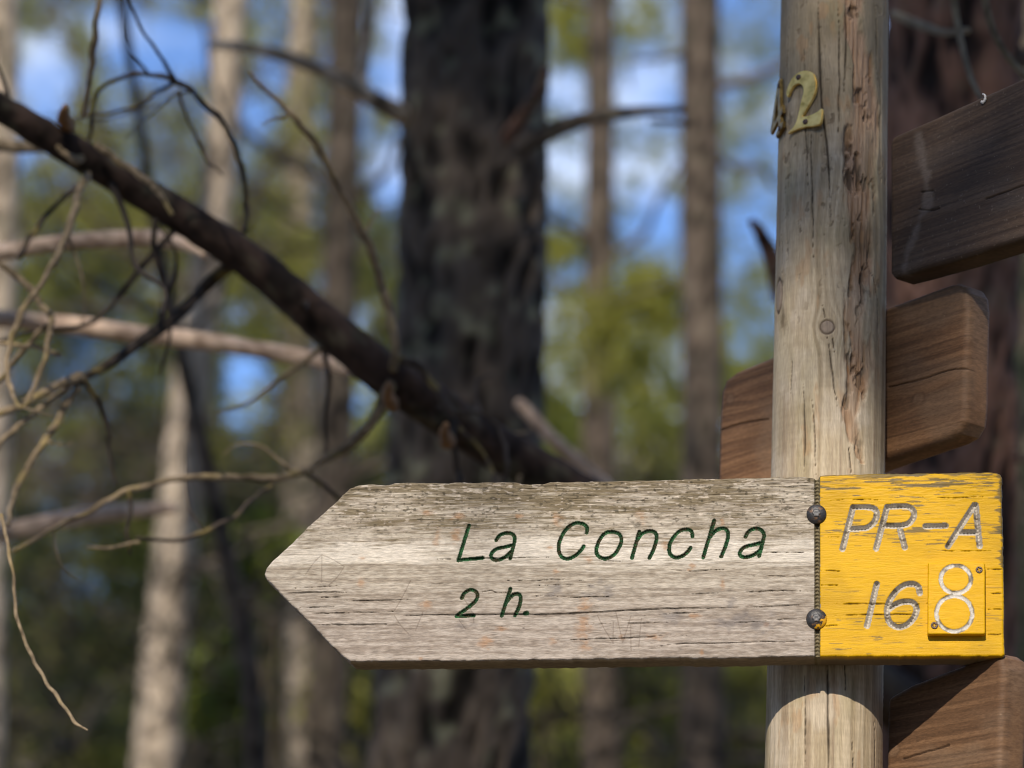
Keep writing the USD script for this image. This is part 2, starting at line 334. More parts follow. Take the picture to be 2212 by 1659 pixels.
green_letters = [
    [[(278, 318), (210, 540)], [(213, 538), (365, 523)]],
    [[(450, 412), (472, 382), (515, 366), (552, 374), (568, 400), (560, 445), (538, 528)], [(560, 442), (505, 455), (450, 468), (420, 497), (422, 525), (455, 538), (500, 522), (545, 485)]],
    [[(1022, 365), (1024, 332), (998, 309), (955, 304), (910, 326), (870, 376), (846, 440), (850, 495), (876, 525), (912, 528), (955, 506), (988, 473), (1003, 450)]],
    [[(1185, 358), (1226, 372), (1242, 412), (1226, 460), (1194, 505), (1150, 527), (1106, 520), (1083, 487), (1092, 436), (1118, 388), (1150, 363), (1185, 358)]],
    [[(1354, 358), (1308, 525)], [(1338, 418), (1372, 372), (1420, 353), (1456, 366), (1464, 402), (1446, 468), (1418, 525)]],
    [[(1690, 388), (1684, 356), (1650, 344), (1606, 357), (1566, 400), (1544, 452), (1549, 500), (1580, 521), (1620, 515), (1655, 491), (1678, 460)]],
    [[(1828, 287), (1758, 522)], [(1796, 398), (1838, 352), (1884, 336), (1912, 356), (1914, 398), (1896, 460), (1872, 516)]],
    [[(2025, 392), (2045, 357), (2085, 339), (2124, 347), (2142, 378), (2134, 425), (2112, 512)], [(2134, 425), (2080, 440), (2022, 455), (1992, 484), (1994, 511), (2026, 520), (2078, 505), (2122, 472)]],
    [[(232, 778), (250, 746), (286, 726), (320, 736), (332, 762), (318, 797), (268, 842), (215, 878), (198, 894)], [(200, 893), (308, 888)]],
    [[(540, 720), (484, 890)], [(512, 806), (550, 762), (588, 751), (605, 776), (595, 830), (568, 888)]],
    [[(634, 874), (642, 872)]]]
white_letters = [
    [[(805, 348), (722, 675)], [(805, 350), (925, 349), (976, 366), (990, 410), (967, 468), (915, 508), (850, 515), (775, 518)]],
    [[(1070, 348), (985, 672)], [(1070, 347), (1190, 341), (1250, 352), (1280, 392), (1270, 442), (1230, 480), (1160, 494), (1040, 492)], [(1165, 500), (1208, 662)]],
    [[(1370, 498), (1528, 494)]],
    [[(1752, 332), (1545, 655)], [(1762, 332), (1793, 652)], [(1640, 545), (1775, 545)]],
    [[(990, 948), (914, 1275)]],
    [[(1325, 1020), (1312, 968), (1266, 947), (1195, 962), (1126, 1022), (1082, 1100), (1070, 1180), (1092, 1250), (1150, 1284), (1222, 1268), (1280, 1210), (1300, 1140), (1268, 1092), (1200, 1086), (1132, 1110), (1092, 1140)]]]
GL = [[L5(s) if len(s) > 2 else L5(s, 2) for s in l] for l in green_letters]
WL = [[L3(s) if len(s) > 2 else L3(s, 2) for s in l] for l in white_letters]
px_m = 2.33 / FPX
GR, WR = 12.5 / 1.58 * 0.54 * px_m, 24.0 / 1.9516 * 0.54 * px_m          # stroke half widths
groove_x = ARW.uv(r3([(524, 100), (526, 1525)]))
crack_px = [
    (r4, [(220, 966), (330, 962), (450, 957), (600, 958), (720, 956)], 1.5), (r4, [(505, 1000), (560, 994), (700, 992)], 1.0), (r4, [(340, 1076), (500, 1068), (690, 1060)], .9),
    (r4, [(560, 1030), (700, 1020), (900, 1018), (1230, 1010)], 1.2), (r4, [(380, 1117), (600, 1110), (800, 1106), (1060, 1100)], 1.0),
    (r4, [(1000, 1128), (1300, 1124), (1700, 1121), (2212, 1115)], 1.5), (r4, [(460, 1200), (560, 1196), (800, 1194), (1050, 1188)], 1.4),
    (r4, [(1370, 713), (1530, 710), (1800, 704), (2212, 700)], 1.0), (r4, [(300, 930), (500, 918), (700, 905)], .6),
    (r5, [(0, 884), (200, 883), (500, 882), (800, 880), (1100, 866), (1300, 855), (1500, 845), (1900, 838), (2212, 830), (2300, 822)], 1.5),
    (r5, [(340, 744), (370, 738), (420, 730), (450, 744), (520, 742)], 1.1), (r5, [(640, 768), (780, 765), (900, 772), (1200, 768)], .8),
    (r5, [(500, 668), (700, 668), (820, 662), (1000, 668)], .7), (r5, [(1520, 600), (1650, 606), (1800, 602), (1940, 598)], .8),
    (r5, [(1960, 742), (2100, 738), (2300, 734)], 1.1), (r5, [(1640, 752), (1800, 748), (1900, 742)], .8),
    (r5, [(1380, 890), (1500, 882), (1600, 873), (1830, 872)], 1.0), (r5, [(980, 946), (1100, 940), (1400, 934), (1560, 930)], .8),
    (r5, [(820, 1046), (1100, 1036), (1380, 1025), (1520, 1014), (1660, 1016)], 1.1), (r5, [(1380, 1108), (1480, 1082), (1600, 1068), (1900, 1062), (2300, 1050)], 1.2),
    (r5, [(360, 970), (520, 972), (690, 968)], .6), (r5, [(1900, 940), (2100, 925), (2260, 918)], .9), (r5, [(60, 528), (210, 534)], .8), (r5, [(560, 520), (770, 522)], .7),
    (r5, [(1060, 542), (1250, 545), (1300, 540)], .7), (r5, [(0, 690), (150, 684)], .7), (r5, [(700, 700), (900, 694), (1040, 700)], .5),
    (r3, [(0, 700), (200, 702), (500, 704)], .9), (r3, [(0, 885), (300, 888), (505, 884)], .9), (r3, [(0, 1005), (200, 1000), (505, 1006)], 1.0),
    (r3, [(545, 1105), (800, 1103), (1060, 1104), (1240, 1106), (1390, 1100)], 1.4), (r3, [(600, 1196), (850, 1190), (1100, 1186), (1390, 1184)], 1.2), (r3, [(1836, 836), (1985, 834)], 1.2),
    (r3, [(1836, 1026), (1985, 1022)], 1.2), (r3, [(1836, 1146), (1985, 1148)], 1.1), (r3, [(1836, 1342), (1930, 1342), (1985, 1334)], 1.3), (r3, [(550, 848), (640, 846), (720, 850)], .8),
    (r3, [(550, 960), (700, 956)], .8), (r3, [(600, 585), (760, 580)], .6), (r3, [(555, 1280), (640, 1274), (720, 1278)], .8), (r3, [(1380, 690), (1600, 690), (1985, 688)], .9),
    (r3, [(620, 300), (800, 290), (1100, 292)], .7), (r3, [(1320, 270), (1600, 276), (1900, 262)], .7), (r3, [(0, 1225), (440, 1222)], .9), (r3, [(0, 1395), (300, 1400), (520, 1382)], 1.0), (r3, [(0, 1130), (440, 1110)], 1.2)]
cracks = [(ARW.uv(z_(spline(p, 8))), w) for z_, p, w in crack_px]
scr_px = [(r4, [(530, 680), (528, 885)]), (r4, [(530, 682), (610, 715), (695, 768)]), (r4, [(695, 768), (640, 850), (570, 915)]), (r4, [(530, 680), (470, 740), (410, 825)]), (r4, [(520, 880), (600, 880)]), (r4, [(525, 915), (575, 918)]),
          (r4, [(1185, 868), (1120, 1000), (1065, 1090)]), (r4, [(1065, 1130), (1110, 1200), (1170, 1265)]), (r4, [(1275, 1105), (1220, 1240)]), (r4, [(1565, 985), (1640, 1110), (1650, 1180)]), (r4, [(1540, 1160), (1590, 1230)]),
          (r5, [(1090, 890), (1140, 985), (1188, 1060)]), (r5, [(1190, 930), (1188, 1070)]), (r5, [(1205, 862), (1250, 1060)]), (r5, [(1250, 1060), (1302, 890)]), (r5, [(1368, 905), (1350, 1090)]), (r5, [(1300, 950), (1302, 1110)])]
scratches = [ARW.uv(z_(spline(p, 4))) for z_, p in scr_px]
stain_px = [(r4, 840, 705, 32, 16), (r4, 815, 880, 36, 32), (r4, 1310, 360, 40, 18), (r4, 1530, 395, 45, 30), (r4, 1295, 1050, 45, 40), (r4, 1380, 560, 30, 60), (r4, 1510, 540, 40, 50), (r4, 1260, 1445, 22, 14), (r4, 1850, 1220, 30, 14),
            (r5, 830, 285, 42, 55), (r5, 1370, 270, 40, 50), (r5, 1010, 830, 60, 60), (r5, 1000, 960, 50, 90), (r5, 1010, 1085, 40, 40), (r5, 590, 258, 35, 14), (r5, 205, 265, 40, 25), (r5, 825, 605, 30, 22), (r5, 390, 1060, 50, 40), (r5, 1750, 1120, 16, 26),
            (r5, 1520, 440, 25, 40), (r5, 1690, 575, 20, 20), (r5, 1460, 1020, 60, 25), (r5, 1700, 890, 40, 25), (r5, 810, 1050, 26, 22), (r5, 1880, 680, 18, 40), (r5, 1660, 600, 30, 14), (r5, 1880, 300, 15, 25), (r5, 1040, 540, 24, 22), (r5, 480, 970, 40, 14), (r5, 790, 460, 20, 12), (r5, 1240, 1020, 30, 20), (r5, 20, 235, 40, 20), (r5, 10, 810, 40, 40), (r3, 120, 1260, 30, 26)]
dark_px = [(r5, 1530, 905, 90, 60), (r5, 2000, 930, 200, 50), (r5, 1080, 740, 120, 60), (r5, 830, 730, 60, 60), (r5, 1930, 800, 30, 50), (r5, 240, 950, 60, 25), (r3, 60, 1260, 150, 80)]
rng = np.random.default_rng(4)
vb0, vb1 = np.median(outline[-6:, 1]), ARW.uv(r5([(1000, 38)]))[0, 1]
fld = {}
def fields(U, V):
    key = len(U)
    if key in fld: return fld[key]
    allg = [s for l in GL for s in l]; gl_of = np.array([k for k, l in enumerate(GL) for _ in l])
    allw = [s for l in WL for s in l]; wl_of = np.array([k for k, l in enumerate(WL) for _ in l])
    gd, gs, gi = stroke_field(allg, U, V, 0.0004, 0.008); wd, ws, wi = stroke_field(allw, U, V, 0.0004, 0.014)
    dg = [s for s in GL[10]]
    cd, cw = np.full(len(U), 1.0), np.zeros(len(U))
    wob = 0.0007 * (2 * N2(U * 120, V * 400, 31) - 1)
    for c, w in cracks:
        lo, hi = c.min(0) - .004, c.max(0) + .004
        m = np.nonzero((U > lo[0]) & (U < hi[0]) & (V > lo[1]) & (V < hi[1]))[0]
        if not len(m): continue
        d, s, _ = stroke_field([c], U[m], V[m] + wob[m], 0.0006, 0.004)
        L = np.linalg.norm(np.diff(c, axis=0), axis=1).sum()
        taper = np.clip(np.minimum(s, L - s) / (0.35 * L), 0.15, 1) * (0.35 + 1.2 * noise(np.stack([U[m] * 130, U[m] * 0, U[m] * 0 + w * 7], -1)))
        e = d / np.maximum(w * taper, .2)
        better = e < cd[m]; cd[m[better]] = e[better]; cw[m[better]] = (w * taper)[better]
    sd, _, _ = stroke_field(scratches, U, V, 0.0004, 0.003)
    fld[key] = dict(gd=gd, gs=gs, gi=np.where(gi >= 0, gl_of[gi], -1), wd=wd, ws=ws, wi=np.where(wi >= 0, wl_of[wi], -1), cd=cd, cw=cw, sd=sd)
    return fld[key]
def groove_at(U, V):
    xc = np.interp(V, groove_x[::-1, 1], groove_x[::-1, 0]); return U - xc
GW = 22 / 1.9516 * .54 * px_m
grain_cache = {}
def arrow_height(U, V, d):
    F = fields(U, V); q = groove_at(U, V)
    fine = 2 * N2(U * 14, V * 900, 7, 3) - 1; mid = 2 * N2(U * 8, V * 230, 8, 3) - 1
    rel = (V - vb0) / (vb1 - vb0)
    soft = np.where(q > 0, .35, 1.0)
    fuz = 2 * N2(U * 70, V * 900, 9, 3) - 1
    h = soft * (0.00014 * fine + 0.00012 * mid + 0.00016 * fuz) + 0.0006 * (2 * N2(U * 10, V * 25, 12) - 1)
    h += -0.0012 * np.where(q > 0, .3, 1) * sstep(rel, .72, .98) * np.abs(2 * N2(U * 60, V * 420, 14, 4) - 1) * 2
    checks = N2(U * 16, V * 650, 21, 2); h -= 0.0006 * sstep(checks, .76, .86) * np.where(q > 0, .6, 1)
    h -= 0.0015 * np.clip(1.2 - F['cd'] / .00050, 0, 1)
    h -= 0.00025 * np.clip(1 - F['sd'] / .0006, 0, 1)
    g = np.clip(1 - (F['gd'] / np.where(F['gi'] == 10, GR * 1.25, GR))**1.15, 0, 1)
    h -= g * (0.0023 + 0.0006 * np.sin(F['gs'] / .0023 * 6.283 + F['gd'] / GR * 2.5))
    g = np.clip(1 - (F['wd'] / WR)**1.15, 0, 1)
    h -= g * (0.0052 + 0.0005 * np.sin(F['ws'] / .0030 * 6.283 + F['wd'] / WR * 3.0))
    g = np.clip(1 - (q / GW)**2, 0, 1)**.8
    h -= g * (0.0042 + 0.0009 * np.sin(V / .0034 * 6.283 + np.abs(q) / GW * 3.4))
    return h
U, V, H, F, front, nf = height_board(outline, 0.00058, T_ARW, 0.0022, arrow_height, rng, ragged=0.0007)
fld.clear(); FD = fields(U, V); q = groove_at(U, V); rel = (V - vb0) / (vb1 - vb0)
def blotch(U, V, lst, plane, seed):
    m = np.zeros(len(U)); j = N2(U * 130, V * 260, seed, 4) - .5
    for z_, x, y, a, b in lst:
        c = plane.uv(z_(np.array([(x, y), (x + a, y), (x, y + b)])))
        ra, rb = abs(c[1, 0] - c[0, 0]), abs(c[2, 1] - c[0, 1])
        e = np.sqrt(((U - c[0, 0]) / ra)**2 + ((V - c[0, 1]) / rb)**2)
        m = np.maximum(m, sstep(1.25 - e + 3.0 * j, 0, 1.3))
    return m
g1 = N2(U * 7, V * 380, 41, 4); g2 = N2(U * 40, V * 1100, 42, 3); g3 = N2(U * 160, V * 500, 40, 3); big = N2(U * 9, V * 40, 43, 3)
col = lerp((0.245, 0.204, 0.158), (0.43, 0.382, 0.315), sstep(.38 * g1 + .34 * g2 + .28 * g3, .36, .62))
col = lerp(col, col * [0.97, 0.95, 1.0] * .93, sstep(.55 - rel, 0, .4))
white = sstep(np.exp(-((rel - .60) / .13)**2) * 1.0 + 1.1 * (N2(U * 14, V * 70, 44, 4) - .5) + .9 * (N2(U * 25, V * 500, 45, 3) - .5), .55, 1.0)
col = lerp(col, (0.64, 0.59, 0.52), .68 * white)
lich = sstep((rel - .72) * 1.9 + 1.3 * (N2(U * 18, V * 90, 46, 4) - .5) + 2.0 * (N2(U * 45, V * 900, 47, 4) - .5), .0, .55)
col = lerp(col, (0.125, 0.095, 0.05), .82 * lich)
spk = sstep(N2(U * 300, V * 600, 48, 3), .60, .70) * sstep(rel, .55, .85)
col = lerp(col, (0.05, 0.042, 0.028), .75 * spk)
col = lerp(col, (0.55, 0.48, 0.41), .6 * sstep(N2(U * 190, V * 700, 49, 4) + .2 * (N2(U * 20, V * 60, 53) - .5), .63, .72) * sstep(rel, .6, .8))
col = lerp(col, (0.33, 0.17, 0.075), .55 * blotch(U, V, stain_px, ARW, 50))
col = lerp(col, (0.13, 0.12, 0.125), .5 * blotch(U, V, dark_px, ARW, 51))
chk = sstep(N2(U * 16, V * 650, 21, 2), .78, .90)
col = lerp(col, (0.07, 0.05, 0.035), .8 * chk)
yel = lerp((0.52, 0.285, 0.001), (0.64, 0.37, 0.002), N2(U * 14, V * 260, 60, 3))
wear = sstep(N2(U * 28, V * 900, 61, 3) + .22 * (N2(U * 18, V * 60, 62, 3) - .5) + .10 * sstep(rel, .75, 1.0) + .05 * np.exp(-((rel - .72) / .1)**2), .68, .77)
yel = lerp(yel, (0.20, 0.125, 0.03), .75 * wear)
yel = yel * (1 - .14 * sstep(N2(U * 24, V * 50, 73, 4), .5, .72))[:, None]
chipm = sstep(N2(U * 55, V * 620, 74, 4) + .16 * np.exp(-((rel - .97) / .06)**2) + .10 * np.exp(-((rel - .70) / .10)**2) + .3 * (N2(U * 16, V * 22, 75) - .5), .69, .76)
yel = lerp(yel, (0.11, 0.085, 0.04), .85 * chipm)
edge = cKDTree(densify(outline, .0006)).query(np.stack([U, V], -1))[0]
yel = lerp(yel, (0.09, 0.07, 0.03), .8 * sstep(N2(U * 60, V * 320, 63, 4) + .55 * np.exp(-edge / .006) * (rel > .5), .78, .9))
isy = q > GW * .9 + .0004 * (2 * N2(U * 200, V * 300, 64) - 1) * 4
col[isy] = yel[isy]
side = np.arange(len(U)) >= nf
col[side & (q <= 0)] = (lerp((0.17, 0.135, 0.10), (0.28, 0.23, 0.17), N2(U * 10, H * 900, 65)))[side & (q <= 0)]
col[side & (q > 0)] = lerp((0.12, 0.09, 0.06), (0.22, 0.17, 0.11), N2(U * 10, H * 900, 66))[side & (q > 0)]
topside = side & (rel > .85) & (q > 0) & (H > -T_ARW * .8); col[topside] = yel[topside]
ing = np.abs(q) < GW
col[ing] = lerp((0.10, 0.085, 0.045), (0.22, 0.18, 0.11), N2(U * 300, V * 500, 67))[ing]
scr = np.clip(1.1 - FD['sd'] / .0006, 0, 1); col = lerp(col, (0.10, 0.07, 0.05), .55 * scr)
ck = np.clip(1.3 - FD['cd'] / .00046, 0, 1) * (FD['cd'] < .9); col = lerp(col, (0.025, 0.018, 0.012), .92 * ck)
gm = FD['gd'] < np.where(FD['gi'] == 10, GR * 1.25, GR) * (1.0 + .25 * (N2(U * 500, V * 500, 68) - .5))
grn = lerp((0.012, 0.045, 0.016), (0.035, 0.032, 0.014), sstep(N2(U * 200, V * 400, 69, 3), .45, .65))
grn = lerp(grn, (0.03, 0.14, 0.05), .6 * sstep(N2(U * 300, V * 300, 70, 3), .58, .7))
col[gm] = grn[gm]
wm = FD['wd'] < WR * (1.0 + .2 * (N2(U * 500, V * 500, 71) - .5))
wht = lerp((0.46, 0.42, 0.36), (0.15, 0.12, 0.085), sstep(N2(U * 120, V * 260, 72, 4) + .02 * np.sin(FD['ws'] / .0030 * 6.283), .46, .72))
col[wm] = wht[wm]
Wv = ARW.world(U, V, H); NN = vnormals(Wv, F)
arrow = thing('arrow_sign', 'weathered wooden arrow sign pointing left, carved La Concha, with a yellow end', 'sign', ARW.o)
cu, cv = U[F].mean(1), V[F].mean(1); cq = groove_at(cu, cv)
gface = np.full(len(F), -1); wface = np.full(len(F), -1)
fm = gm[F].sum(1) >= 2; gface[fm & front] = FD['gi'][F[:, 0]][fm & front]
fm = wm[F].sum(1) >= 2; wface[fm & front] = FD['wi'][F[:, 0]][fm & front]
gro = front & (np.abs(cq) < GW) & (gface < 0) & (wface < 0)
body = (cq <= 0) & (gface < 0) & (wface < 0) & ~gro
yend = (cq > 0) & (gface < 0) & (wface < 0) & ~gro
bprim = put_faces('arrow_board', Wv, F, body, WOOD, arrow, NN, col)
yprim = put_faces('painted_end', Wv, F, yend, PAINT, arrow, NN, col, 'yellow painted end of the board')
put_faces('groove', Wv, F, gro, WOOD, arrow, NN, col)
for k, ch in enumerate('LaConcha2h.'):
    put_faces('letter', Wv, F, gface == k, CARVED, bprim, NN, col, 'dark green carved ' + ('full stop' if ch == '.' else ('figure ' if ch.isdigit() else 'letter ') + ch))
for k, ch in enumerate('PR-A16'):
    put_faces('letter', Wv, F, wface == k, CARVED, yprim, NN, col, 'carved ' + ('dash' if ch == '-' else ('figure ' if ch.isdigit() else 'letter ') + ch))

# number plate with the 8
plate_px = r3([(1390, 784), (1400, 780), (1826, 783), (1836, 792), (1838, 1332), (1828, 1341), (1396, 1342), (1386, 1332)])
PL = Plane(ARW.o + ARW.n * 0.0075, 7.0, LEAN, level=((745, 1418), (2170, 1418)))
pol = PL.uv(plate_px)
def ring(cx, cy, rx, ry, slant=0.0):
    a = np.linspace(0, 2 * np.pi, 60); return PL.uv(r3(np.stack([cx + rx * np.cos(a) - slant * ry * np.sin(a), cy + ry * np.sin(a)], -1)))
eight = [ring(1607, 912, 118, 108), ring(1596, 1180, 140, 138)]
ER = 16.8 / 1.9516 * .54 * px_m
def plate_h(U, V, d):
    dd, s, _ = stroke_field(eight, U, V, .0004, .01)
    return -0.0011 * np.clip(1 - (dd / ER)**2, 0, 1)**.5 + 0.0002 * (2 * N2(U * 60, V * 200, 80) - 1)
U, V, H, F, front, nf = height_board(pol, 0.0006, 0.0085, 0.0012, plate_h, rng, back_r=0.0002)
dd, s, _ = stroke_field(eight, U, V, .0004, .01)
col = lerp((0.57, 0.315, 0.002), (0.66, 0.375, 0.003), N2(U * 60, V * 200, 81)); col = lerp(col, (0.25, 0.15, .03), .7 * sstep(N2(U * 120, V * 160, 82, 4), .68, .76))
em = dd < ER * (1 + .2 * (N2(U * 400, V * 400, 83) - .5))
col[em] = lerp((0.52, 0.49, 0.44), (0.20, 0.17, 0.13), sstep(N2(U * 220, V * 220, 84, 4) + .28 * np.abs(dd / ER - .1)**2, .58, .75))[em]
Wv = PL.world(U, V, H); NN = vnormals(Wv, F); ef = front & (em[F].sum(1) >= 2)
plate = put_faces('number_plate', Wv, F, ~ef, PAINT, arrow, NN, col, 'small yellow plate screwed over the last figure')
put_faces('letter', Wv, F, ef, CARVED, plate, NN, col, 'white painted figure 8')

def lathe(prof, n=40):
    prof = np.asarray(prof, float); a = np.linspace(0, 2 * np.pi, n, endpoint=False)
    v = np.concatenate([np.stack([r * np.cos(a), r * np.sin(a), np.full(n, z)], -1) for r, z in prof])
    i, j = np.meshgrid(np.arange(len(prof) - 1), np.arange(n), indexing='ij'); k = (j + 1) % n
    A, B, C, D = i * n + j, i * n + k, (i + 1) * n + k, (i + 1) * n + j
    return v, np.concatenate([np.stack([A, B, C], -1).reshape(-1, 3), np.stack([A, C, D], -1).reshape(-1, 3)])
def on_plane(pl, c, v): return pl.o + (v[:, :1] + c[0]) * pl.u + (v[:, 1:2] + c[1]) * pl.v + v[:, 2:3] * pl.n
def screw(pl, px, r, base, parent, name, recess=True, colr=((0.06, 0.035, 0.03), (0.12, 0.07, 0.055))):
    c = pl.uv(np.array([px]))[0]
    a = np.linspace(0, np.pi / 2, 7)
    v, f = lathe([(r * 1.02, base), *[(r * (.80 + .2 * math.cos(t)), base + r * .28 * math.sin(t)) for t in a], *[(r * q_, base + r * .28) for q_ in (.66, .55, .45, .35, .25, .15, .05)], (1e-5, base + r * .28)], 48)
    if recess:                                # cross recess pressed into the head
        x, y = v[:, 0] / r, v[:, 1] / r; cr = np.clip(1.5 - 6 * np.minimum(np.abs(x + .3 * y), np.abs(y - .3 * x)), 0, 1) * (np.hypot(x, y) < .58)
        v[:, 2] -= cr * r * .3
    w = on_plane(pl, c, v)
    return put(name, w, f, METAL, parent, True, lerp(*colr, noise(w * 900)))
screw(PL, r3([(1789, 838)])[0], 27 / 1.9516 * .54 * px_m, 0.0, plate, 'screw'); screw(PL, r3([(1440, 1272)])[0], 28 / 1.9516 * .54 * px_m, 0.0, plate, 'screw')
def bolt(px, r, splash):
    c = ARW.uv(np.array([px]))[0]; hh = r * .42
    a = np.linspace(0.02, np.pi / 2, 14)
    prof = [(r * .98, -.004), (r, 0.0)] + [(r * math.cos(t), .0006 + hh * math.sin(t)**1.15) for t in a]
    prof = [p for p in prof if p[0] > r * .40]
    zt = prof[-1][1]
    prof += [(r * .38, zt + .0002), (r * .36, zt + r * .10), (r * .30, zt + r * .13), (r * .15, zt + r * .12), (1e-5, zt + r * .115)]
    v, f = lathe(prof, 64)
    ang = np.arctan2(v[:, 1], v[:, 0]); rr = np.hypot(v[:, 0], v[:, 1]); hexm = rr < r * .39      # the lobed boss in the middle
    k = 1 + .10 * np.cos(6 * ang) * hexm * (rr > r * .2); v[:, :2] *= k[:, None]
    v[:, 2] -= .0002 * fbm(v * 700, 3, 4)
    w = on_plane(ARW, c, v); n_ = fbm(w * 260, 4, 2)
    colb = lerp((0.012, 0.012, 0.014), (0.035, 0.034, 0.036), n_); colb = lerp(colb, (0.12, 0.065, 0.035), sstep(fbm(w * 330, 3, 6), .55, .7))
    colb = lerp(colb, (0.09, 0.09, 0.095), .7 * hexm)
    if splash:
        colb = lerp(colb, (0.60, 0.31, 0.01), sstep(fbm(w * 420, 4, 8) + .45 * np.clip((v[:, 0] - v[:, 1]) / r - .45, -1, 1), .62, .68) * ~hexm)
    put('bolt', w, f, METAL, arrow, True, colb, 'bolt head splashed with yellow paint' if splash else None)
bolt(r3([(519, 404)])[0], 78 / 1.9516 * .54 * px_m, False); bolt(r3([(519, 1222)])[0], 80 / 1.9516 * .54 * px_m, True)

# ================================================================== the round post
def hwid(y): return np.interp(y, [0, 500, 1030, 1659], [117.5, 120, 122, 124])
def cxp(y): return np.interp(y, [0, 500, 1030, 1659], [1802.5, 1797, 1790, 1779])
R0 = 122 * 2.43 / FPX
off_axis = -(T_ARW + R0 + .0005)
A0, A1 = ARW.hit(1779., 1659., off_axis), ARW.hit(1802.5, 0., off_axis)
LEN = np.linalg.norm(A1 - A0); AX = (A1 - A0) / LEN
E2 = ARW.n - AX * (ARW.n @ AX); E2 /= np.linalg.norm(E2); E1 = np.cross(AX, E2)
bb = np.unique(np.concatenate([[-(A0[2] + .3) / AX[2]], np.linspace(-(A0[2]) / AX[2], -.08, 30), np.arange(-.08, LEN + .06, .00085), np.linspace(LEN + .07, LEN + .42, 20)]))
ph = np.unique(np.concatenate([np.arange(-1.75, 1.75, .00085 / R0), np.linspace(1.76, 2 * np.pi - 1.76, 30)]))
NP = len(ph)
def post_px(x, y):
    """pixel -> (angle, height along the axis)"""
    phi = np.arcsin(np.clip((x - cxp(y)) / hwid(y), -.999, .999))
    r_ = ray(np.asarray(x, float), np.asarray(y, float)); o = A0 + E2 * R0 * np.cos(phi)
    t = ((o - CAM) @ ARW.n) / (r_ @ ARW.n); p = CAM + r_ * t
    return phi, (p - A0) @ AX
def post_line(pts, n=8):
    return np.array([(lambda a: (a[0] * R0, a[1]))(post_px(x, y)) for x, y in spline(pts, n)])
ycal = np.array([post_px(float(cxp(y)), float(y))[1] for y in (0, 500, 1030, 1659)])
BB, PH = np.meshgrid(bb, ph, indexing='ij'); S_, B_ = (np.where(PH > np.pi, PH - 2 * np.pi, PH) * R0).ravel(), BB.ravel()
rot_c = post_line([(1855, -60), (1852, 60), (1862, 150), (1872, 240), (1868, 320), (1868, 400), (1862, 470), (1868, 540), (1858, 620), (1856, 700), (1864, 770), (1856, 840), (1848, 900), (1850, 960), (1855, 1000)])
rot_w = np.interp(np.linspace(0, 1, len(rot_c)), np.linspace(0, 1, 15), [.008, .010, .011, .016, .019, .018, .013, .012, .010, .011, .014, .012, .0085, .006, .003])
jag = .020 * (N2(S_ * 30, B_ * 22, 90, 4) - .5) + .004 * (2 * N2(S_ * 120, B_ * 60, 91, 3) - 1)
kt = cKDTree(rot_c); _, ki = kt.query(np.stack([S_ * 0, B_], -1) + np.stack([np.interp(B_, rot_c[::-1, 1], rot_c[::-1, 0]), B_ * 0], -1))
sc = np.interp(B_, rot_c[::-1, 1], rot_c[::-1, 0]); sw = 1.35 * np.interp(B_, rot_c[::-1, 1], rot_w[::-1])
inb = (B_ > rot_c[-1, 1]) & (B_ < rot_c[0, 1] + .3)
rot = np.where(inb, sstep(1.0 - np.abs(S_ - sc + jag) / np.maximum(sw, .002) + 1.5 * (N2(S_ * 160, B_ * 28, 89, 4) - .5), 0.0, .45), 0) * (.6 + .4 * sstep(N2(S_ * 25, B_ * 12, 88, 3), .38, .55))
fibre = N2(S_ * 420, B_ * 16, 92, 3); fib2 = N2(S_ * 900, B_ * 50, 93, 2)
pit = sstep(N2(S_ * 110, B_ * 45, 94, 4), .56, .66)
yrel = (B_ - ycal[3]) / (ycal[0] - ycal[3])                # 0 at the bottom of the picture, 1 at its top
pcr_px = [([(1768, -30), (1771, 100), (1777, 230), (1790, 330), (1797, 480)], 1.3), ([(1738, 60), (1740, 200), (1748, 420)], .7), ([(1706, 20), (1702, 150), (1698, 300), (1700, 420)], .7), ([(1752, 250), (1757, 400), (1760, 560)], .8), ([(1812, 0), (1815, 150), (1812, 330)], .8),
          ([(1826, -20), (1830, 80), (1825, 200)], 1.2), ([(1740, 830), (1741, 920), (1742, 1030)], 1.1), ([(1715, 760), (1712, 860)], .5), ([(1790, 720), (1800, 800), (1812, 880)], .9), ([(1800, 725), (1806, 760)], .8), ([(1757, 850), (1763, 940), (1766, 1030)], .7), ([(1835, 960), (1842, 1030)], .9),
          ([(1789, 1400), (1790, 1500), (1790, 1700)], 1.3), ([(1826, 1400), (1826, 1500)], .7), ([(1742, 1420), (1742, 1659)], .6), ([(1840, 1560), (1842, 1700)], .5), ([(1885, 1530), (1886, 1700)], .6), ([(1690, 500), (1694, 600)], .7), ([(1780, 660), (1786, 690)], .7), ([(1902, 100), (1904, 400)], 1.0), ([(1893, 20), (1896, 180)], .9), ([(1880, 560), (1895, 640), (1900, 760)], .8)]
cd = np.full(len(S_), 9.0)
wobp = .0012 * (2 * N2(S_ * 200, B_ * 55, 95) - 1)
for pts, w in pcr_px:
    c = post_line(pts); lo, hi = c.min(0) - .006, c.max(0) + .006
    m = np.nonzero((S_ > lo[0]) & (S_ < hi[0]) & (B_ > lo[1]) & (B_ < hi[1]))[0]
    d, s, _ = stroke_field([c], S_[m] + wobp[m], B_[m], .0008, .006); L = np.linalg.norm(np.diff(c, axis=0), axis=1).sum()
    e = d / (w * np.clip(np.minimum(s, L - s) / (.3 * L), .3, 1)); cd[m] = np.minimum(cd[m], e)
knots = [(1790, 706, .0068, .0068, 1), (1684, 640, .0075, .017, 1), (1860, 520, .018, .022, 0), (1694, 690, .004, .010, 0)]
kn = np.zeros(len(S_)); kr = np.zeros(len(S_)); warp = np.zeros(len(S_))
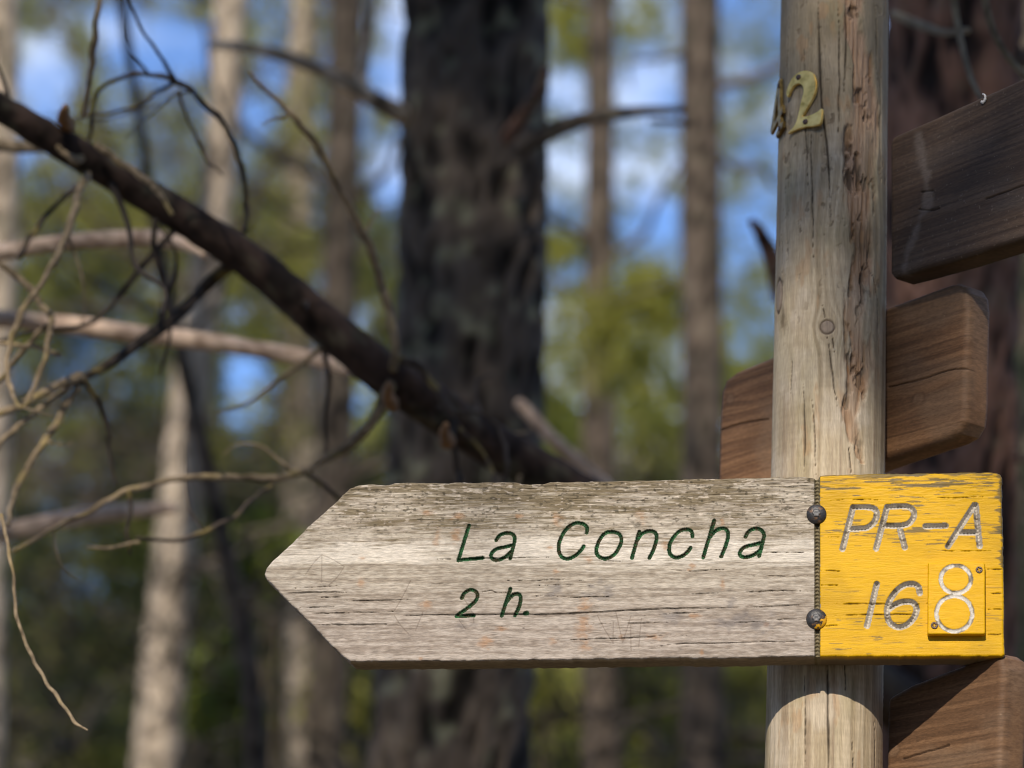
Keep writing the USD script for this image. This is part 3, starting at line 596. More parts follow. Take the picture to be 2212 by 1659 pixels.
for x, y, a, b, hard in knots:
    phi, h0 = post_px(x, y); e = np.sqrt(((S_ - phi * R0) / a)**2 + ((B_ - h0) / b)**2)
    warp += .010 * np.sign(S_ - phi * R0) * np.exp(-(e / 2.6)**2) * np.clip(np.abs(S_ - phi * R0) / a, 0, 1)
    if hard: kn = np.maximum(kn, sstep(1.06 - e, 0, .12)); kr = np.maximum(kr, np.exp(-((e - 1) / .12)**2))
    else: kn = np.maximum(kn, .5 * np.exp(-e**2))
sg = S_ - warp + .004 * (2 * N2(S_ * 12, B_ * 5, 96, 2) - 1)
gr1 = N2(sg * 260, B_ * 3.0, 97, 3); gr2 = N2(sg * 900, B_ * 9, 98, 2); gr3 = N2(sg * 75, B_ * 2.2, 99, 3)
cross = N2(S_ * 30, B_ * 320, 100, 3)                       # faint plane marks across the post
rad = np.interp(B_, [ycal[3], ycal[2], ycal[1], ycal[0]], [124 * 2.40, 122 * 2.43, 120 * 2.47, 117.5 * 2.53]) / FPX
dr = .0006 * (gr1 - .5) + .0004 * (gr2 - .5) + .0016 * (gr3 - .5) + .0010 * (N2(S_ * 20, B_ * 9, 101) - .5) + .00025 * (cross - .5)
dr -= .0020 * np.clip(1.3 - cd / .00085, 0, 1)
dr -= rot * (.0030 + .0040 * pit + .0034 * (fibre - .5) + .0016 * (fib2 - .5) * 2)
dr -= .0012 * kr
flake = sstep(N2(S_ * 130, B_ * 70, 102, 3), .64, .66) * sstep(yrel, .45, .7)
dr -= .0005 * flake
rr = (rad + dr)
ang = np.where(np.abs(S_ / R0) <= 4, PH.ravel(), 0)
Wv = A0 + B_[:, None] * AX + rr[:, None] * (np.sin(ang)[:, None] * E1 + np.cos(ang)[:, None] * E2)
i, j = np.meshgrid(np.arange(len(bb) - 1), np.arange(NP), indexing='ij'); k = (j + 1) % NP
A, B, C, D = i * NP + j, i * NP + k, (i + 1) * NP + k, (i + 1) * NP + j
PF = np.concatenate([np.stack([A, B, C], -1).reshape(-1, 3), np.stack([A, C, D], -1).reshape(-1, 3)])
n0 = len(Wv); top = np.arange((len(bb) - 1) * NP, len(bb) * NP)
Wv = np.vstack([Wv, A0 + AX * (bb[-1] + .012)]); PF = np.vstack([PF, np.stack([top, np.roll(top, -1), np.full(NP, n0)], -1)])
col = lerp((0.31, 0.245, 0.16), (0.48, 0.40, 0.285), sstep(.5 * gr1 + .3 * gr3 + .2 * gr2, .34, .64))
col = lerp(col, (0.17, 0.115, 0.07), .65 * sstep(gr3 + .4 * (gr1 - .5), .58, .72) * sstep(1 - yrel, .25, .5))
col = lerp(col, (0.52, 0.45, 0.36), .5 * sstep(N2(S_ * 40, B_ * 25, 103, 4), .5, .7))
col = col * (1 + .14 * (cross - .5))[:, None]
col = lerp(col, (0.215, 0.172, 0.11), .75 * sstep(yrel + .5 * (N2(S_ * 25, B_ * 14, 104, 4) - .5), .62, .95))
col = lerp(col, (0.26, 0.225, 0.11), .25 * sstep(N2(S_ * 45, B_ * 18, 105, 4), .55, .7))
col = lerp(col, (0.12, 0.085, 0.055), .6 * flake * sstep(N2(S_ * 300, B_ * 200, 106), .5, .6))
rcol = lerp((0.37, 0.25, 0.165), (0.24, 0.125, 0.058), sstep(fibre + .35 * (.55 - yrel), .38, .75)); rcol = lerp(rcol, (0.05, 0.032, 0.02), .85 * pit * sstep(fib2, .3, .55))
col = lerp(col, rcol, rot)
col = lerp(col, (0.10, 0.07, 0.04), np.clip(1.5 * kn * (kn < .55), 0, .7))
col = lerp(col, lerp((0.22, 0.17, 0.13), (0.34, 0.27, 0.21), N2(S_ * 300, B_ * 300, 107)), (kn >= .55) * .9)
col = lerp(col, (0.07, 0.045, 0.03), .8 * kr)
col = lerp(col, (0.34, 0.19, 0.09), .35 * sstep(N2(S_ * 90, B_ * 30, 108, 4), .66, .74))
col = lerp(col, (0.028, 0.02, 0.014), .93 * np.clip(1.4 - cd / .0008, 0, 1))
col = np.vstack([col, [[.2, .16, .1]]])
post = thing('wooden_post', 'thick round weathered wooden post carrying all the sign boards', 'post', (A0 - AX * (A0[2] / AX[2])))
put('shaft', Wv, PF, POSTM, post, True, col)

# brass digits nailed to the post
r1z = lambda p: zoom(p, 3000, 0, 1818 / 1096)
def tangent_plane(phi, b, gap, tilt):
    n_ = np.sin(phi) * E1 + np.cos(phi) * E2; rad_ = np.interp(b, ycal[::-1], np.array([117.5 * 2.53, 120 * 2.47, 122 * 2.43, 124 * 2.40])[::-1] / FPX)
    pl = Plane(A0 + AX * b + n_ * (rad_ + gap), 0); pl.n = n_
    u = np.cross(AX, n_); c, s = math.cos(tilt), math.sin(tilt); pl.u, pl.v = c * u + s * AX, c * AX - s * u
    return pl
def bevel_plate(poly, holes, thick, bev, pl):
    pg = Polygon(poly, holes).buffer(0); inn = pg.buffer(-bev, join_style=1)
    if inn.geom_type != 'Polygon': inn = max(inn.geoms, key=lambda g: g.area)
    def ex(g, z0, z1):
        m = trimesh.creation.extrude_polygon(g, z1 - z0, engine='earcut'); m.apply_translation([0, 0, z0]); return m
    import manifold3d
    def man(m): return manifold3d.Manifold(manifold3d.Mesh(np.asarray(m.vertices, np.float32), np.asarray(m.faces, np.uint32)))
    body = man(ex(pg, 0, thick - bev))
    for q in (.4, .75, 1.0):
        g = pg.buffer(-bev * (1 - math.sqrt(max(0, 1 - q * q))), join_style=1); g = g if g.geom_type == 'Polygon' else max(g.geoms, key=lambda a: a.area)
        body = body + man(ex(g, 0, thick - bev + bev * q))
    me = body.to_mesh(); v = np.asarray(me.vert_properties)[:, :3]; f = np.asarray(me.tri_verts)
    v, f, n = meshkit.arrays((v, f), 50)
    return pl.o + v[:, :1] * pl.u + v[:, 1:2] * pl.v + v[:, 2:3] * pl.n, f
two_px = r1z([(250, 638), (254, 600), (274, 552), (300, 512), (332, 486), (370, 475), (408, 480), (438, 506), (450, 556), (446, 610), (430, 652), (404, 700), (376, 750), (362, 778), (400, 773), (455, 748), (470, 735), (490, 729), (487, 790), (476, 826), (440, 843), (380, 850), (320, 866), (267, 891), (266, 882), (300, 845), (320, 800), (335, 740), (345, 690), (359, 640), (364, 604), (356, 574), (335, 562), (306, 574), (286, 600), (276, 625), (270, 640), (258, 648)])
phi2, b2 = post_px(float(two_px[:, 0].mean()), float(two_px[:, 1].mean()))
P2 = tangent_plane(phi2, b2, .0008, 0.0)
v, f = bevel_plate(spline(P2.uv(two_px), 3), [], .0030, .0009, P2)
d2 = put('number_figure', v, f, BRASS, post, False, None, 'shiny brass figure 2 nailed to the post')
def nail(pl, c, r, parent):
    v, f = lathe([(r, .0026), (r, .0033), (r * .9, .0038), (r * .5, .0041), (1e-5, .0042)], 24); w = on_plane(pl, c, v)
    put('nail', w, f, METAL, parent, True, lerp((0.035, 0.018, 0.012), (0.09, 0.045, 0.025), noise(w * 900)))
for z_ in ((333, 520), (379, 815)): nail(P2, P2.uv(r1z([z_]))[0], 20 / 1.6588 * .54 * px_m * 1.03, d2)
phi4, b4 = -1.27, post_px(1684., 242.)[1]
P4 = tangent_plane(phi4, b4, .0006, 0.14)
k4 = .0585
four_out = np.array([(.28, .50), (.40, .50), (.40, -.12), (.50, -.08), (.52, -.24), (.40, -.24), (.40, -.36), (.54, -.42), (.50, -.50), (.12, -.50), (.08, -.42), (.24, -.36), (.24, -.24), (-.20, -.24), (-.22, -.14)]) * k4
four_hole = np.array([(.24, .22), (.24, -.12), (.02, -.12)]) * k4
v, f = bevel_plate(four_out - [.012, 0], [four_hole - [.012, 0]], .0030, .0008, P4)
d4 = put('number_figure', v, f, BRASS_OLD, post, False, None, 'tarnished brass figure 4 seen edge-on at the left side')
nail(P4, np.array([.33 * k4 - .012, .40 * k4]), .0028, d4); nail(P4, np.array([.32 * k4 - .012, -.43 * k4]), .0028, d4)

# ================================================================== dark brown boards round the post
def brown_board(name, label, anchor_px, depth, yaw, lean, pts_px, t, r, seed, knots=(), crk=(), slope=0.0, dark=1.0, endx=None, mark=None, scar=None):
    pl = Plane(P(np.array(float(anchor_px[0])), np.array(float(anchor_px[1])), depth), yaw, lean)
    poly = pl.uv(np.asarray(pts_px, float)); rg = np.random.default_rng(seed)
    poly = np.array(Polygon(poly).buffer(0).exterior.coords)[:-1]
    K = [(pl.uv(np.array([k[:2]]))[0], k[2]) for k in knots]; CR = [pl.uv(spline(np.asarray(c, float), 6)) for c in crk]
    def grainf(U, V):
        s = V + slope * U + .010 * (2 * N2(U * 5, V * 10, seed, 2) - 1)
        for (c, rk) in K:
            e = np.hypot((U - c[0]) / 2.2, V - c[1]) / rk; s = s + rk * 1.3 * np.sign(V - c[1]) * np.exp(-(e / 2.0)**2) * np.clip(np.abs(V - c[1]) / rk, 0, 1)
        late = N2(U * 2.5, s * 420, seed + 1, 2); fine = N2(U * 20, s * 1200, seed + 2, 2)
        return s, late, fine
    def h(U, V, d):
        s, late, fine = grainf(U, V); x = .0007 * (late - .5) + .0003 * (fine - .5) + .0006 * (N2(U * 20, V * 20, seed + 3) - .5)
        if CR: x = x - .0016 * np.clip(1.3 - stroke_field(CR, U, V + .0012 * (N2(U * 120, V * 0, seed + 6) - .5), .0006, .004)[0] / .0008, 0, 1)
        return x
    U, V, H, F, front, nf = height_board(poly, .00095, t, r, h, rg)
    s, late, fine = grainf(U, V)
    col = lerp((0.080, 0.049, 0.030), (0.120, 0.076, 0.047), sstep(late, .38, .62)); col = lerp(col, col * .75, sstep(fine, .5, .7))
    col = lerp(col, (0.115, 0.088, 0.068), .5 * sstep(N2(U * 14, V * 30, seed + 4, 3), .5, .7))
    for (c, rk) in K:
        e = (np.hypot((U - c[0]) / 1.25, V - c[1]) / rk) * (.75 + .5 * N2(U * 120, V * 120, seed + 7)); col = lerp(col, lerp((0.055, .036, .023), (0.15, 0.105, 0.075), N2(U * 300, V * 500, seed)), sstep(1.1 - e, 0, .25) * .85); col = lerp(col, (0.045, .028, .017), .45 * np.exp(-((e - 1) / .25)**2))
    if CR: col = lerp(col, (0.02, .012, .008), .9 * np.clip(1.3 - stroke_field(CR, U, V + .0012 * (N2(U * 120, V * 0, seed + 6) - .5), .0006, .004)[0] / .0008, 0, 1))
    if scar is not None:
        sd_ = stroke_field([pl.uv(spline(np.asarray(scar, float), 6))], U, V, .001, .03)[0]; col = lerp(col, (0.22, 0.175, 0.14), .6 * sstep(N2(U * 60, V * 90, seed + 11, 4) - sd_ / .016, .0, .45))
    col = lerp(col, (0.26, 0.21, 0.17), .5 * sstep(N2(U * 420, V * 420, seed + 8, 2), .83, .87))
    side = np.arange(len(U)) >= nf
    sc = lerp((0.07, 0.042, 0.026), (0.16, 0.105, 0.065), N2(H * 800 + U * 40, V * 300, seed + 5, 3)); col[side] = sc[side]
    # end grain at the far right edge
    if endx is not None:
        ex = poly[:, 0].max() - endx; em = U > ex
        eg = lerp((0.05, 0.035, 0.026), (0.20, 0.15, 0.115), N2(U * 700, V * 500 + H * 400, seed + 9, 3)); w_ = sstep(U, ex, ex + .006)
        col = lerp(col, eg, .85 * w_)
    o = thing(name, label, 'sign board', pl.o)
    Wv = pl.world(U, V, H); put('plank', Wv, F, BROWN, o, True, col * dark)
    if mark is not None:
        mp = pl.uv(np.asarray(mark, float)); sp = spline(mp, 5); hz = np.full(len(sp), .0012)
        tv, tf = tube(pl.world(sp[:, 0], sp[:, 1], hz), .0007 + .0009 * noise(np.stack([np.arange(len(sp)) * .7, np.zeros(len(sp)), np.zeros(len(sp))], -1)), 6)
        put('dried_drip', tv, tf, CARVED, o, True, np.tile([[.6, .58, .55]], (len(tv), 1)))
    return pl, o

# upper right board, coming towards the viewer and out of the picture
up_px = [(1921, 316), (1924, 300), (1934, 291), (2000, 262), (2075, 228), (2212, 166), (2300, 124), (2420, 66), (2470, 60), (2480, 100), (2480, 400), (2470, 420), (2420, 438), (2300, 484), (2212, 516), (2075, 560), (1960, 592), (1928, 600), (1921, 590)]
brown_board('sign_board', 'long dark brown board at upper right, leaving the picture, with a white drip', (1922, 450), 2.47, 50, -2, up_px, .034, .0055, 300,
            knots=((2012, 425, .0045),), scar=[(1984, 296), (1994, 340), (2002, 400), (2000, 440), (1985, 480), (1965, 530), (1950, 600)], crk=([(1985, 452), (2010, 455), (2030, 450)], [(1990, 415), (2015, 412)], [(2130, 430), (2212, 400)]), slope=-.05, dark=np.array([.64, .64, .66]),  # board colour darkened to stand in for the tree shade on it
            mark=[(2124, 204), (2129, 206), (2130, 214), (2126, 222), (2122, 220)])
# middle board passing behind the post, both rounded ends in sight
mid_px = [(1916, 662), (2000, 631), (2050, 613), (2066, 611), (2080, 616), (2090, 632), (2093, 660), (2090, 780), (2088, 880), (2084, 910), (2070, 935), (2048, 948), (1990, 968), (1916, 993), (1800, 1036), (1660, 1086), (1580, 1112), (1556, 1112), (1546, 1090), (1549, 1000), (1552, 900), (1556, 845), (1566, 818), (1588, 802), (1668, 768), (1800, 712)]
brown_board('sign_board', 'short brown board with rounded corners, passing behind the post above the yellow end', (1790, 860), 2.520, 50, -2, mid_px, .034, .0075, 320,
            knots=((1578, 862, .005), (1985, 862, .006)), crk=([(1920, 836), (1990, 820), (2050, 800), (2095, 796)], [(1555, 930), (1600, 915), (1660, 905)]), slope=-.03, dark=np.array([1.95, 1.60, 1.22]), endx=.006)
# lower right board in front of the yellow end
low_px = [(1913, 1520), (1917, 1506), (1930, 1497), (1965, 1478), (2060, 1442), (2130, 1416), (2152, 1411), (2165, 1420), (2170, 1445), (2166, 1560), (2160, 1700), (2150, 1745), (2120, 1765), (2040, 1795), (1925, 1838), (1912, 1826), (1910, 1700)]
brown_board('sign_board', 'brown board with dark end grain at the lower right corner, below the yellow end', (1912, 1600), 2.365, 52, -2, low_px, .034, .0075, 340,
            knots=((1930, 1620, .006),), crk=([(1950, 1640), (2050, 1610)],), slope=-.04, dark=np.array([1.5, 1.3, 1.08]), endx=.004)

# ================================================================== trees
def bark_tube(path, radii, sides, seed, rough=.12, pal=((0.045, 0.034, 0.027), (0.16, 0.125, 0.10)), lichen=0.0, lichen_col=(0.30, 0.30, 0.2)):
    v, f = tube(path, radii, sides, 0.0)
    rmean = float(np.mean(radii)); ax = np.array([1, 1, .24]); bf = min(3.4 / rmean, 55.0) if rmean > .03 else 1.1 / rmean
    ridg = 1 - np.abs(2 * fbm(v * ax * bf, 4, seed) - 1) * 1.6
    n = vnormals(v, f); v2 = v + n * (rmean * rough * np.clip(ridg - .5, -1, .7))[:, None]
    c = lerp(pal[0], pal[1], sstep(ridg + .9 * (fbm(v * 14, 3, seed + 3) - .5), .30, .95))
    if lichen: c = lerp(c, lichen_col, lichen * sstep(fbm(v * min(13 * .13 / rmean * 1.8, 40), 4, seed + 5), .58, .68))
    return v2, f, c
def trunk_path(pts, n=26):
    """pts: (px, py, depth, half width in px) -> world path and radii"""
    s = spline(np.asarray(pts, float), n); return P(s[:, 0], s[:, 1], s[:, 2]), s[:, 3] * s[:, 2] / FPX
def to_ground(path, rad):
    """continue a trunk straight down to the soil and up by some metres; path runs downwards"""
    d = path[-1] - path[-4]; d /= np.linalg.norm(d)
    if d[2] > -.5: d = np.array([d[0] * .5, d[1] * .5, -1.0]); d /= np.linalg.norm(d)
    low, lr, st = [], [], .25; p = path[-1]
    for k in range(200):
        p = p + d * st; low.append(p); lr.append(rad[-1] * (1 + .02 * k))
        if p[2] < float(terrain(p[0], p[1])) - .15: break
    return np.vstack([path, low]), np.concatenate([rad, lr])
def to_top(path, rad, z):
    d = path[0] - path[3]; d /= np.linalg.norm(d); n = max(2, int((z - path[0][2]) / .4)); up, ur = [], []
    for k in range(n, 0, -1): up.append(path[0] + d * (z - path[0][2]) * k / n); ur.append(max(rad[0] * (1 - .85 * k / n), .012))
    return np.vstack([up, path]), np.concatenate([ur, rad])
def needles(cent, per, length, width, rg, droop=.0):
    """tufts of thin needles, every needle one triangle"""
    n = len(cent) * per; c = np.repeat(cent, per, 0)
    d = rg.normal(size=(n, 3)); d[:, 2] += .25 - droop; d /= np.linalg.norm(d, axis=1, keepdims=True)
    L = length * rg.uniform(.6, 1.15, n)[:, None]
    s = np.cross(d, rg.normal(size=(n, 3))); s /= np.linalg.norm(s, axis=1, keepdims=True) + 1e-9
    base = c + d * L * .06; w = width * rg.uniform(.7, 1.2, n)[:, None]
    v = np.stack([base - s * w * .5, base + s * w * .5, base + d * L], 1).reshape(-1, 3)
    return v, np.arange(3 * n).reshape(-1, 3)
def leaves(cent, per, spread, size, rg):
    """small broad leaves, every leaf a folded pair of triangles"""
    n = len(cent) * per; c = np.repeat(cent, per, 0) + rg.normal(size=(n, 3)) * spread
    d = rg.normal(size=(n, 3)); d /= np.linalg.norm(d, axis=1, keepdims=True); s = np.cross(d, rg.normal(size=(n, 3))); s /= np.linalg.norm(s, axis=1, keepdims=True) + 1e-9
    z = np.cross(d, s); L = size * rg.uniform(.6, 1.3, n)[:, None]
    v = np.stack([c - d * L * .5, c + s * L * .28 + z * L * .1, c + d * L * .5, c - s * L * .28 + z * L * .1], 1).reshape(-1, 3)
    k = np.arange(n)[:, None] * 4
    return v, np.concatenate([k + [0, 1, 2], k + [0, 2, 3]])
rt = np.random.default_rng(77)
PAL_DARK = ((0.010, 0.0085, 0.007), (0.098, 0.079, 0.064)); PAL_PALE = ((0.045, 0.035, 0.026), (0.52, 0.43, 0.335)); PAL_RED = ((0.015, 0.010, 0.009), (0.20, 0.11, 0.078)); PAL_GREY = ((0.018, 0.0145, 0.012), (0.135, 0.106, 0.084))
TREES = {}
def pine(key, label, pts, top, pal, seed, sides=26, lichen=0.0, rough=.12, group=None, lcol=(0.30, 0.30, 0.2)):
    p, r = trunk_path(pts); p, r = to_ground(p, r); p, r = to_top(p, r, top)
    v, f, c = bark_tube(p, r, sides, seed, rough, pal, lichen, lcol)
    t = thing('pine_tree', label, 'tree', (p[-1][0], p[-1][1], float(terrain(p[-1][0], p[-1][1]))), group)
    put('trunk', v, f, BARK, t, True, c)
    TREES[key] = dict(t=t, path=p, rad=r, tufts=[], limbs=[])
    # crown above the picture: boughs all round the upper trunk
    return t
def limb(key, pts, pal, seed, name='limb', sides=10, label=None, rough=.1):
    p, r = trunk_path(pts, 8); v, f, c = bark_tube(p, r, sides, seed, rough, pal, .3, (0.32, 0.29, 0.2)); return put(name, v, f, BARK, TREES[key]['t'], True, c, label)

pine('big', 'thick dark pine trunk with pale lichen and painted lit flecks, behind the carved word Concha', [(1028, -60, 5.0, 146), (1022, 400, 5.0, 148), (1012, 830, 5.0, 152), (990, 1250, 5.0, 160), (966, 1720, 5.0, 166)], 9.5, PAL_DARK, 500, 160, .65, .22, lcol=(0.24, 0.24, 0.16))  # the pale lichen flecks also paint in lit patches on the bark
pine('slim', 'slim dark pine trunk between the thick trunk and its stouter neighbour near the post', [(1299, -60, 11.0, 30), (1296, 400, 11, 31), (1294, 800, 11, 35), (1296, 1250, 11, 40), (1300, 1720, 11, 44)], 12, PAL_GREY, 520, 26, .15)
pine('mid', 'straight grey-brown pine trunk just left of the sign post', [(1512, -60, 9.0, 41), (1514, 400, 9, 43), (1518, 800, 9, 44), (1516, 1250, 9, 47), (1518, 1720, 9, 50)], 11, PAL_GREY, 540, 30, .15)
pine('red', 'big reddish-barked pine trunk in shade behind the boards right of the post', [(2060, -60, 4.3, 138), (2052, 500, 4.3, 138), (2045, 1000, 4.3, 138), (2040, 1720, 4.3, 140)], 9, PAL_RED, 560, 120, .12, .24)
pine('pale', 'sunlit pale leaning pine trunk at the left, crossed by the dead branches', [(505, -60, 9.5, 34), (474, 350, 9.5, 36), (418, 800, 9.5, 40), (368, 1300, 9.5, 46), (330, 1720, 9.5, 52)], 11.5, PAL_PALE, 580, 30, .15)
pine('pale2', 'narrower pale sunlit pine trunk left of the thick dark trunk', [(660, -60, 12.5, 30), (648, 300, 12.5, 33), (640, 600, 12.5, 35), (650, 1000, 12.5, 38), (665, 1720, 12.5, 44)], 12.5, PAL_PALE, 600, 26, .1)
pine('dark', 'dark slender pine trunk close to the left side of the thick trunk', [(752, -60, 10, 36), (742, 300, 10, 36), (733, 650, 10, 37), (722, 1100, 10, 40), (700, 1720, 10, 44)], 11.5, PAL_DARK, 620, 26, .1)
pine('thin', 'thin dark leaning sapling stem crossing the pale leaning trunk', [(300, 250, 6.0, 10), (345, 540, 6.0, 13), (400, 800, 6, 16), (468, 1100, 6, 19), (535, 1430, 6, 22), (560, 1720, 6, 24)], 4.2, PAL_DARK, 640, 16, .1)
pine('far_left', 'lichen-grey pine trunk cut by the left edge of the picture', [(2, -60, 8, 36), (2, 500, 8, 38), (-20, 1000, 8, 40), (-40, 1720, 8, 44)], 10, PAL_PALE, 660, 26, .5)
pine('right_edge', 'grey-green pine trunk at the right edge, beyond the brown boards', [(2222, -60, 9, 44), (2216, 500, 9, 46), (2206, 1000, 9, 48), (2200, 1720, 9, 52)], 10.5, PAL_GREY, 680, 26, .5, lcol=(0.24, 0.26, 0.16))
# limbs on those trunks
limb('big', [(870, 250, 4.95, 24), (760, 188, 4.8, 18), (640, 130, 4.7, 15), (540, 104, 4.6, 12), (455, 96, 4.55, 8)], PAL_PALE, 701, label='pale dead limb reaching left')
limb('big', [(783, 196, 4.82, 13), (784, 150, 4.85, 12), (794, 90, 4.9, 11), (800, 20, 4.95, 9), (806, -60, 5, 8)], PAL_PALE, 702)
limb('big', [(1120, 320, 4.75, 20), (1190, 284, 4.7, 21), (1270, 256, 4.65, 16), (1360, 242, 4.6, 12), (1480, 236, 4.55, 7)], PAL_DARK, 703, label='dark limb reaching right')
limb('big', [(1095, 300, 4.8, 15), (1130, 250, 4.72, 14), (1166, 196, 4.65, 12), (1182, 150, 4.62, 9)], PAL_RED, 704)
limb('big', [(1405, 262, 4.6, 5), (1450, 264, 4.58, 6), (1500, 266, 4.56, 4)], PAL_DARK, 706)
limb('red', [(1690, 640, 4.25, 24), (1668, 560, 4.2, 19), (1640, 500, 4.15, 13), (1624, 478, 4.12, 7)], PAL_RED, 705, label='broken stub left of the post')
limb('red', [(1930, 30, 3.6, 9), (1990, 55, 3.5, 10), (2040, 70, 3.4, 8), (2090, 66, 3.3, 7)], ((.10, .078, .05), (.2, .16, .105)), 707, 'twig')
limb('red', [(2055, -40, 3.1, 8), (2070, 60, 3.1, 7), (2095, 160, 3.05, 6), (2128, 230, 3.0, 5)], ((.10, .078, .05), (.2, .16, .105)), 708, 'twig')
limb('red', [(2120, -40, 3.0, 9), (2140, 50, 3.0, 8), (2175, 120, 3.0, 7), (2240, 190, 3.0, 6)], ((.10, .078, .05), (.2, .16, .105)), 709, 'twig')

def random_limbs(key, count, long, pal, seed, y0, y1):
    rg = np.random.default_rng(seed); p, rad = TREES[key]['path'], TREES[key]['rad']
    zs = (p[:, 2] > y0) & (p[:, 2] < y1); idx = np.nonzero(zs)[0]
    for q in range(count):
        i = int(rg.choice(idx)); a = rg.uniform(0, 2 * np.pi); d = np.array([math.cos(a), .6 * math.sin(a), rg.uniform(-.35, .35)]); d /= np.linalg.norm(d); pts = [p[i]]; L = long * rg.uniform(.4, 1.3)
        for _ in range(5): d = d + rg.normal(size=3) * .22; d /= np.linalg.norm(d); pts.append(pts[-1] + d * L / 5)
        pp = spline(np.array(pts), 4); r0 = min(rad[i] * .4, .018) * rg.uniform(.5, 1.1)
        v, f, c = bark_tube(pp, np.linspace(r0, r0 * .35, len(pp)), 8, seed + q, .12, pal); put('limb', v, f, BARK, TREES[key]['t'], True, c)
for key, n_, L_, pal in (('slim', 9, .9, PAL_GREY), ('mid', 8, .8, PAL_GREY), ('pale', 10, .8, PAL_GREY), ('pale2', 10, .9, PAL_GREY), ('dark', 10, .9, PAL_DARK), ('thin', 7, .5, PAL_DARK), ('red', 6, .5, PAL_GREY)):
    y_ = TREES[key]['path'][:, 1].mean(); random_limbs(key, n_, L_, pal, 2000 + len(key) * 37, 1.45 + y_ * .11, 1.45 + y_ * .46)
# foliage that hangs in the picture: tufts at real distances, kept by the nearest tree
def field(n, xr, yr, dr, holes, seed, thr=.0, scale=1.0):
    rg = np.random.default_rng(seed); x, y, d = rg.uniform(*xr, n), rg.uniform(*yr, n), rg.uniform(*dr, n); ok = np.ones(n, bool)
    for hx, hy, a, b in holes: ok &= ((x - hx) / a)**2 + ((y - hy) / b)**2 > 1
    p = P(x, y, d)
    if thr: ok &= fbm(p * np.array([1.1, .5, 1.1]) * scale, 3, seed) > thr
    return p[ok]
def blobs(lst, seed):
    rg = np.random.default_rng(seed); out = []
    for x, y, d, a, b, n in lst:
        q = rg.normal(size=(n, 3)); q /= np.linalg.norm(q, axis=1, keepdims=True); q *= 1.6 * rg.uniform(0, 1, (n, 1))**.5
        c_ = P(x + q[:, 0] * a, y + q[:, 1] * b, d + q[:, 2] * a * d / FPX * 1.8); out.append(c_[fbm(c_ * 6.5, 2, seed + 5) > .47])
    return np.vstack(out)
SKY_L = [(95, 190, 72, 118), (350, 110, 130, 85), (250, 60, 60, 60), (60, 330, 40, 40), (835, 172, 45, 62), (838, 390, 42, 85), (862, 40, 30, 60), (530, 850, 62, 100), (762, 900, 70, 120), (712, 590, 34, 50), (505, 690, 24, 26), (770, 690, 26, 40), (350, 600, 18, 20), (560, 260, 40, 50), (660, 460, 26, 40), (50, 560, 16, 20), (340, 640, 20, 20)]
def hang(keys, name, cents, per, L, w, mat, seed, kind=None):
    base = {k: TREES[k]['path'] for k in keys}; ks = list(keys)
    D = np.stack([np.linalg.norm(cents[:, None, :2] - base[k][None, ::6, :2], axis=2).min(1) for k in ks], 1); who = D.argmin(1)
    for q, k in enumerate(ks):
        c = cents[who == q]
        if len(c) < 3: continue
        v, f = needles(c, per, L, w, np.random.default_rng(seed + q)); put(name, v, f, mat, TREES[k]['t'], False)
LK = ('pale', 'pale2', 'dark', 'far_left')
hang(LK, 'crown', field(5600, (-80, 860), (-60, 760), (11, 17), SKY_L, 1, .52, 2.6), 12, .15, .008, NEEDLE_SUN_PAINTED, 10)
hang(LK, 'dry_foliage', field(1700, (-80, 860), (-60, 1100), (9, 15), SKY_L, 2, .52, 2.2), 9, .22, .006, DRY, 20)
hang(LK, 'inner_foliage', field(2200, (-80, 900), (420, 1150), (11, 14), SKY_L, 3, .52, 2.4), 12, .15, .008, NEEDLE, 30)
hang(LK, 'shade_painted_foliage', field(4200, (-80, 900), (420, 1150), (12, 17), SKY_L, 13, .46, 2.0), 12, .15, .009, NEEDLE_DARK, 35)  # shade painted in by the dark needle colour
RB = [(1225, 30, 12, 62, 90, 150), (1260, 120, 12, 60, 50, 70), (1395, 70, 13, 60, 45, 60), (1205, 560, 12, 56, 46, 150), (1390, 640, 10, 75, 55, 190), (1290, 720, 10, 100, 60, 150), (1612, 252, 14, 38, 26, 25), (1350, 800, 10.2, 70, 50, 100), (1190, 860, 13, 70, 80, 170), (1440, 720, 13, 40, 40, 40), (1600, 400, 14, 70, 40, 30), (1600, 620, 14, 60, 60, 40), (1400, 420, 15, 90, 60, 30), (1400, 330, 15, 60, 40, 18), (1220, 420, 14, 60, 30, 16), (1620, 180, 15, 60, 60, 16)]
RB = [(*b_[:5], int(b_[5] * .6)) for b_ in RB]
hang(('slim', 'mid'), 'crown', blobs(RB, 4), 12, .15, .009, NEEDLE_SUN_PAINTED, 40)
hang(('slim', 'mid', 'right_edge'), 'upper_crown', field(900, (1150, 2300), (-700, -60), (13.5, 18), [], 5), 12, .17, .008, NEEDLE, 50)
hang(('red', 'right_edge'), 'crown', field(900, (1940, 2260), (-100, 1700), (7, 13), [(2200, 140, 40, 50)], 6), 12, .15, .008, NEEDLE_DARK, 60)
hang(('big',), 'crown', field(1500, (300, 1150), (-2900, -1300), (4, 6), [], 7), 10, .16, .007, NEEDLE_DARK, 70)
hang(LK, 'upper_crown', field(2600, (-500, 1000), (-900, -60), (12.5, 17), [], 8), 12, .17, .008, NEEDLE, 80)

hang(('slim', 'mid'), 'outer_foliage', field(2600, (1140, 1720), (-80, 1000), (12, 19), [(1395, 190, 60, 80), (1210, 190, 40, 50), (1430, 480, 50, 60), (1220, 380, 30, 60)], 9, .50, 2.8), 11, .17, .007, NEEDLE, 90)
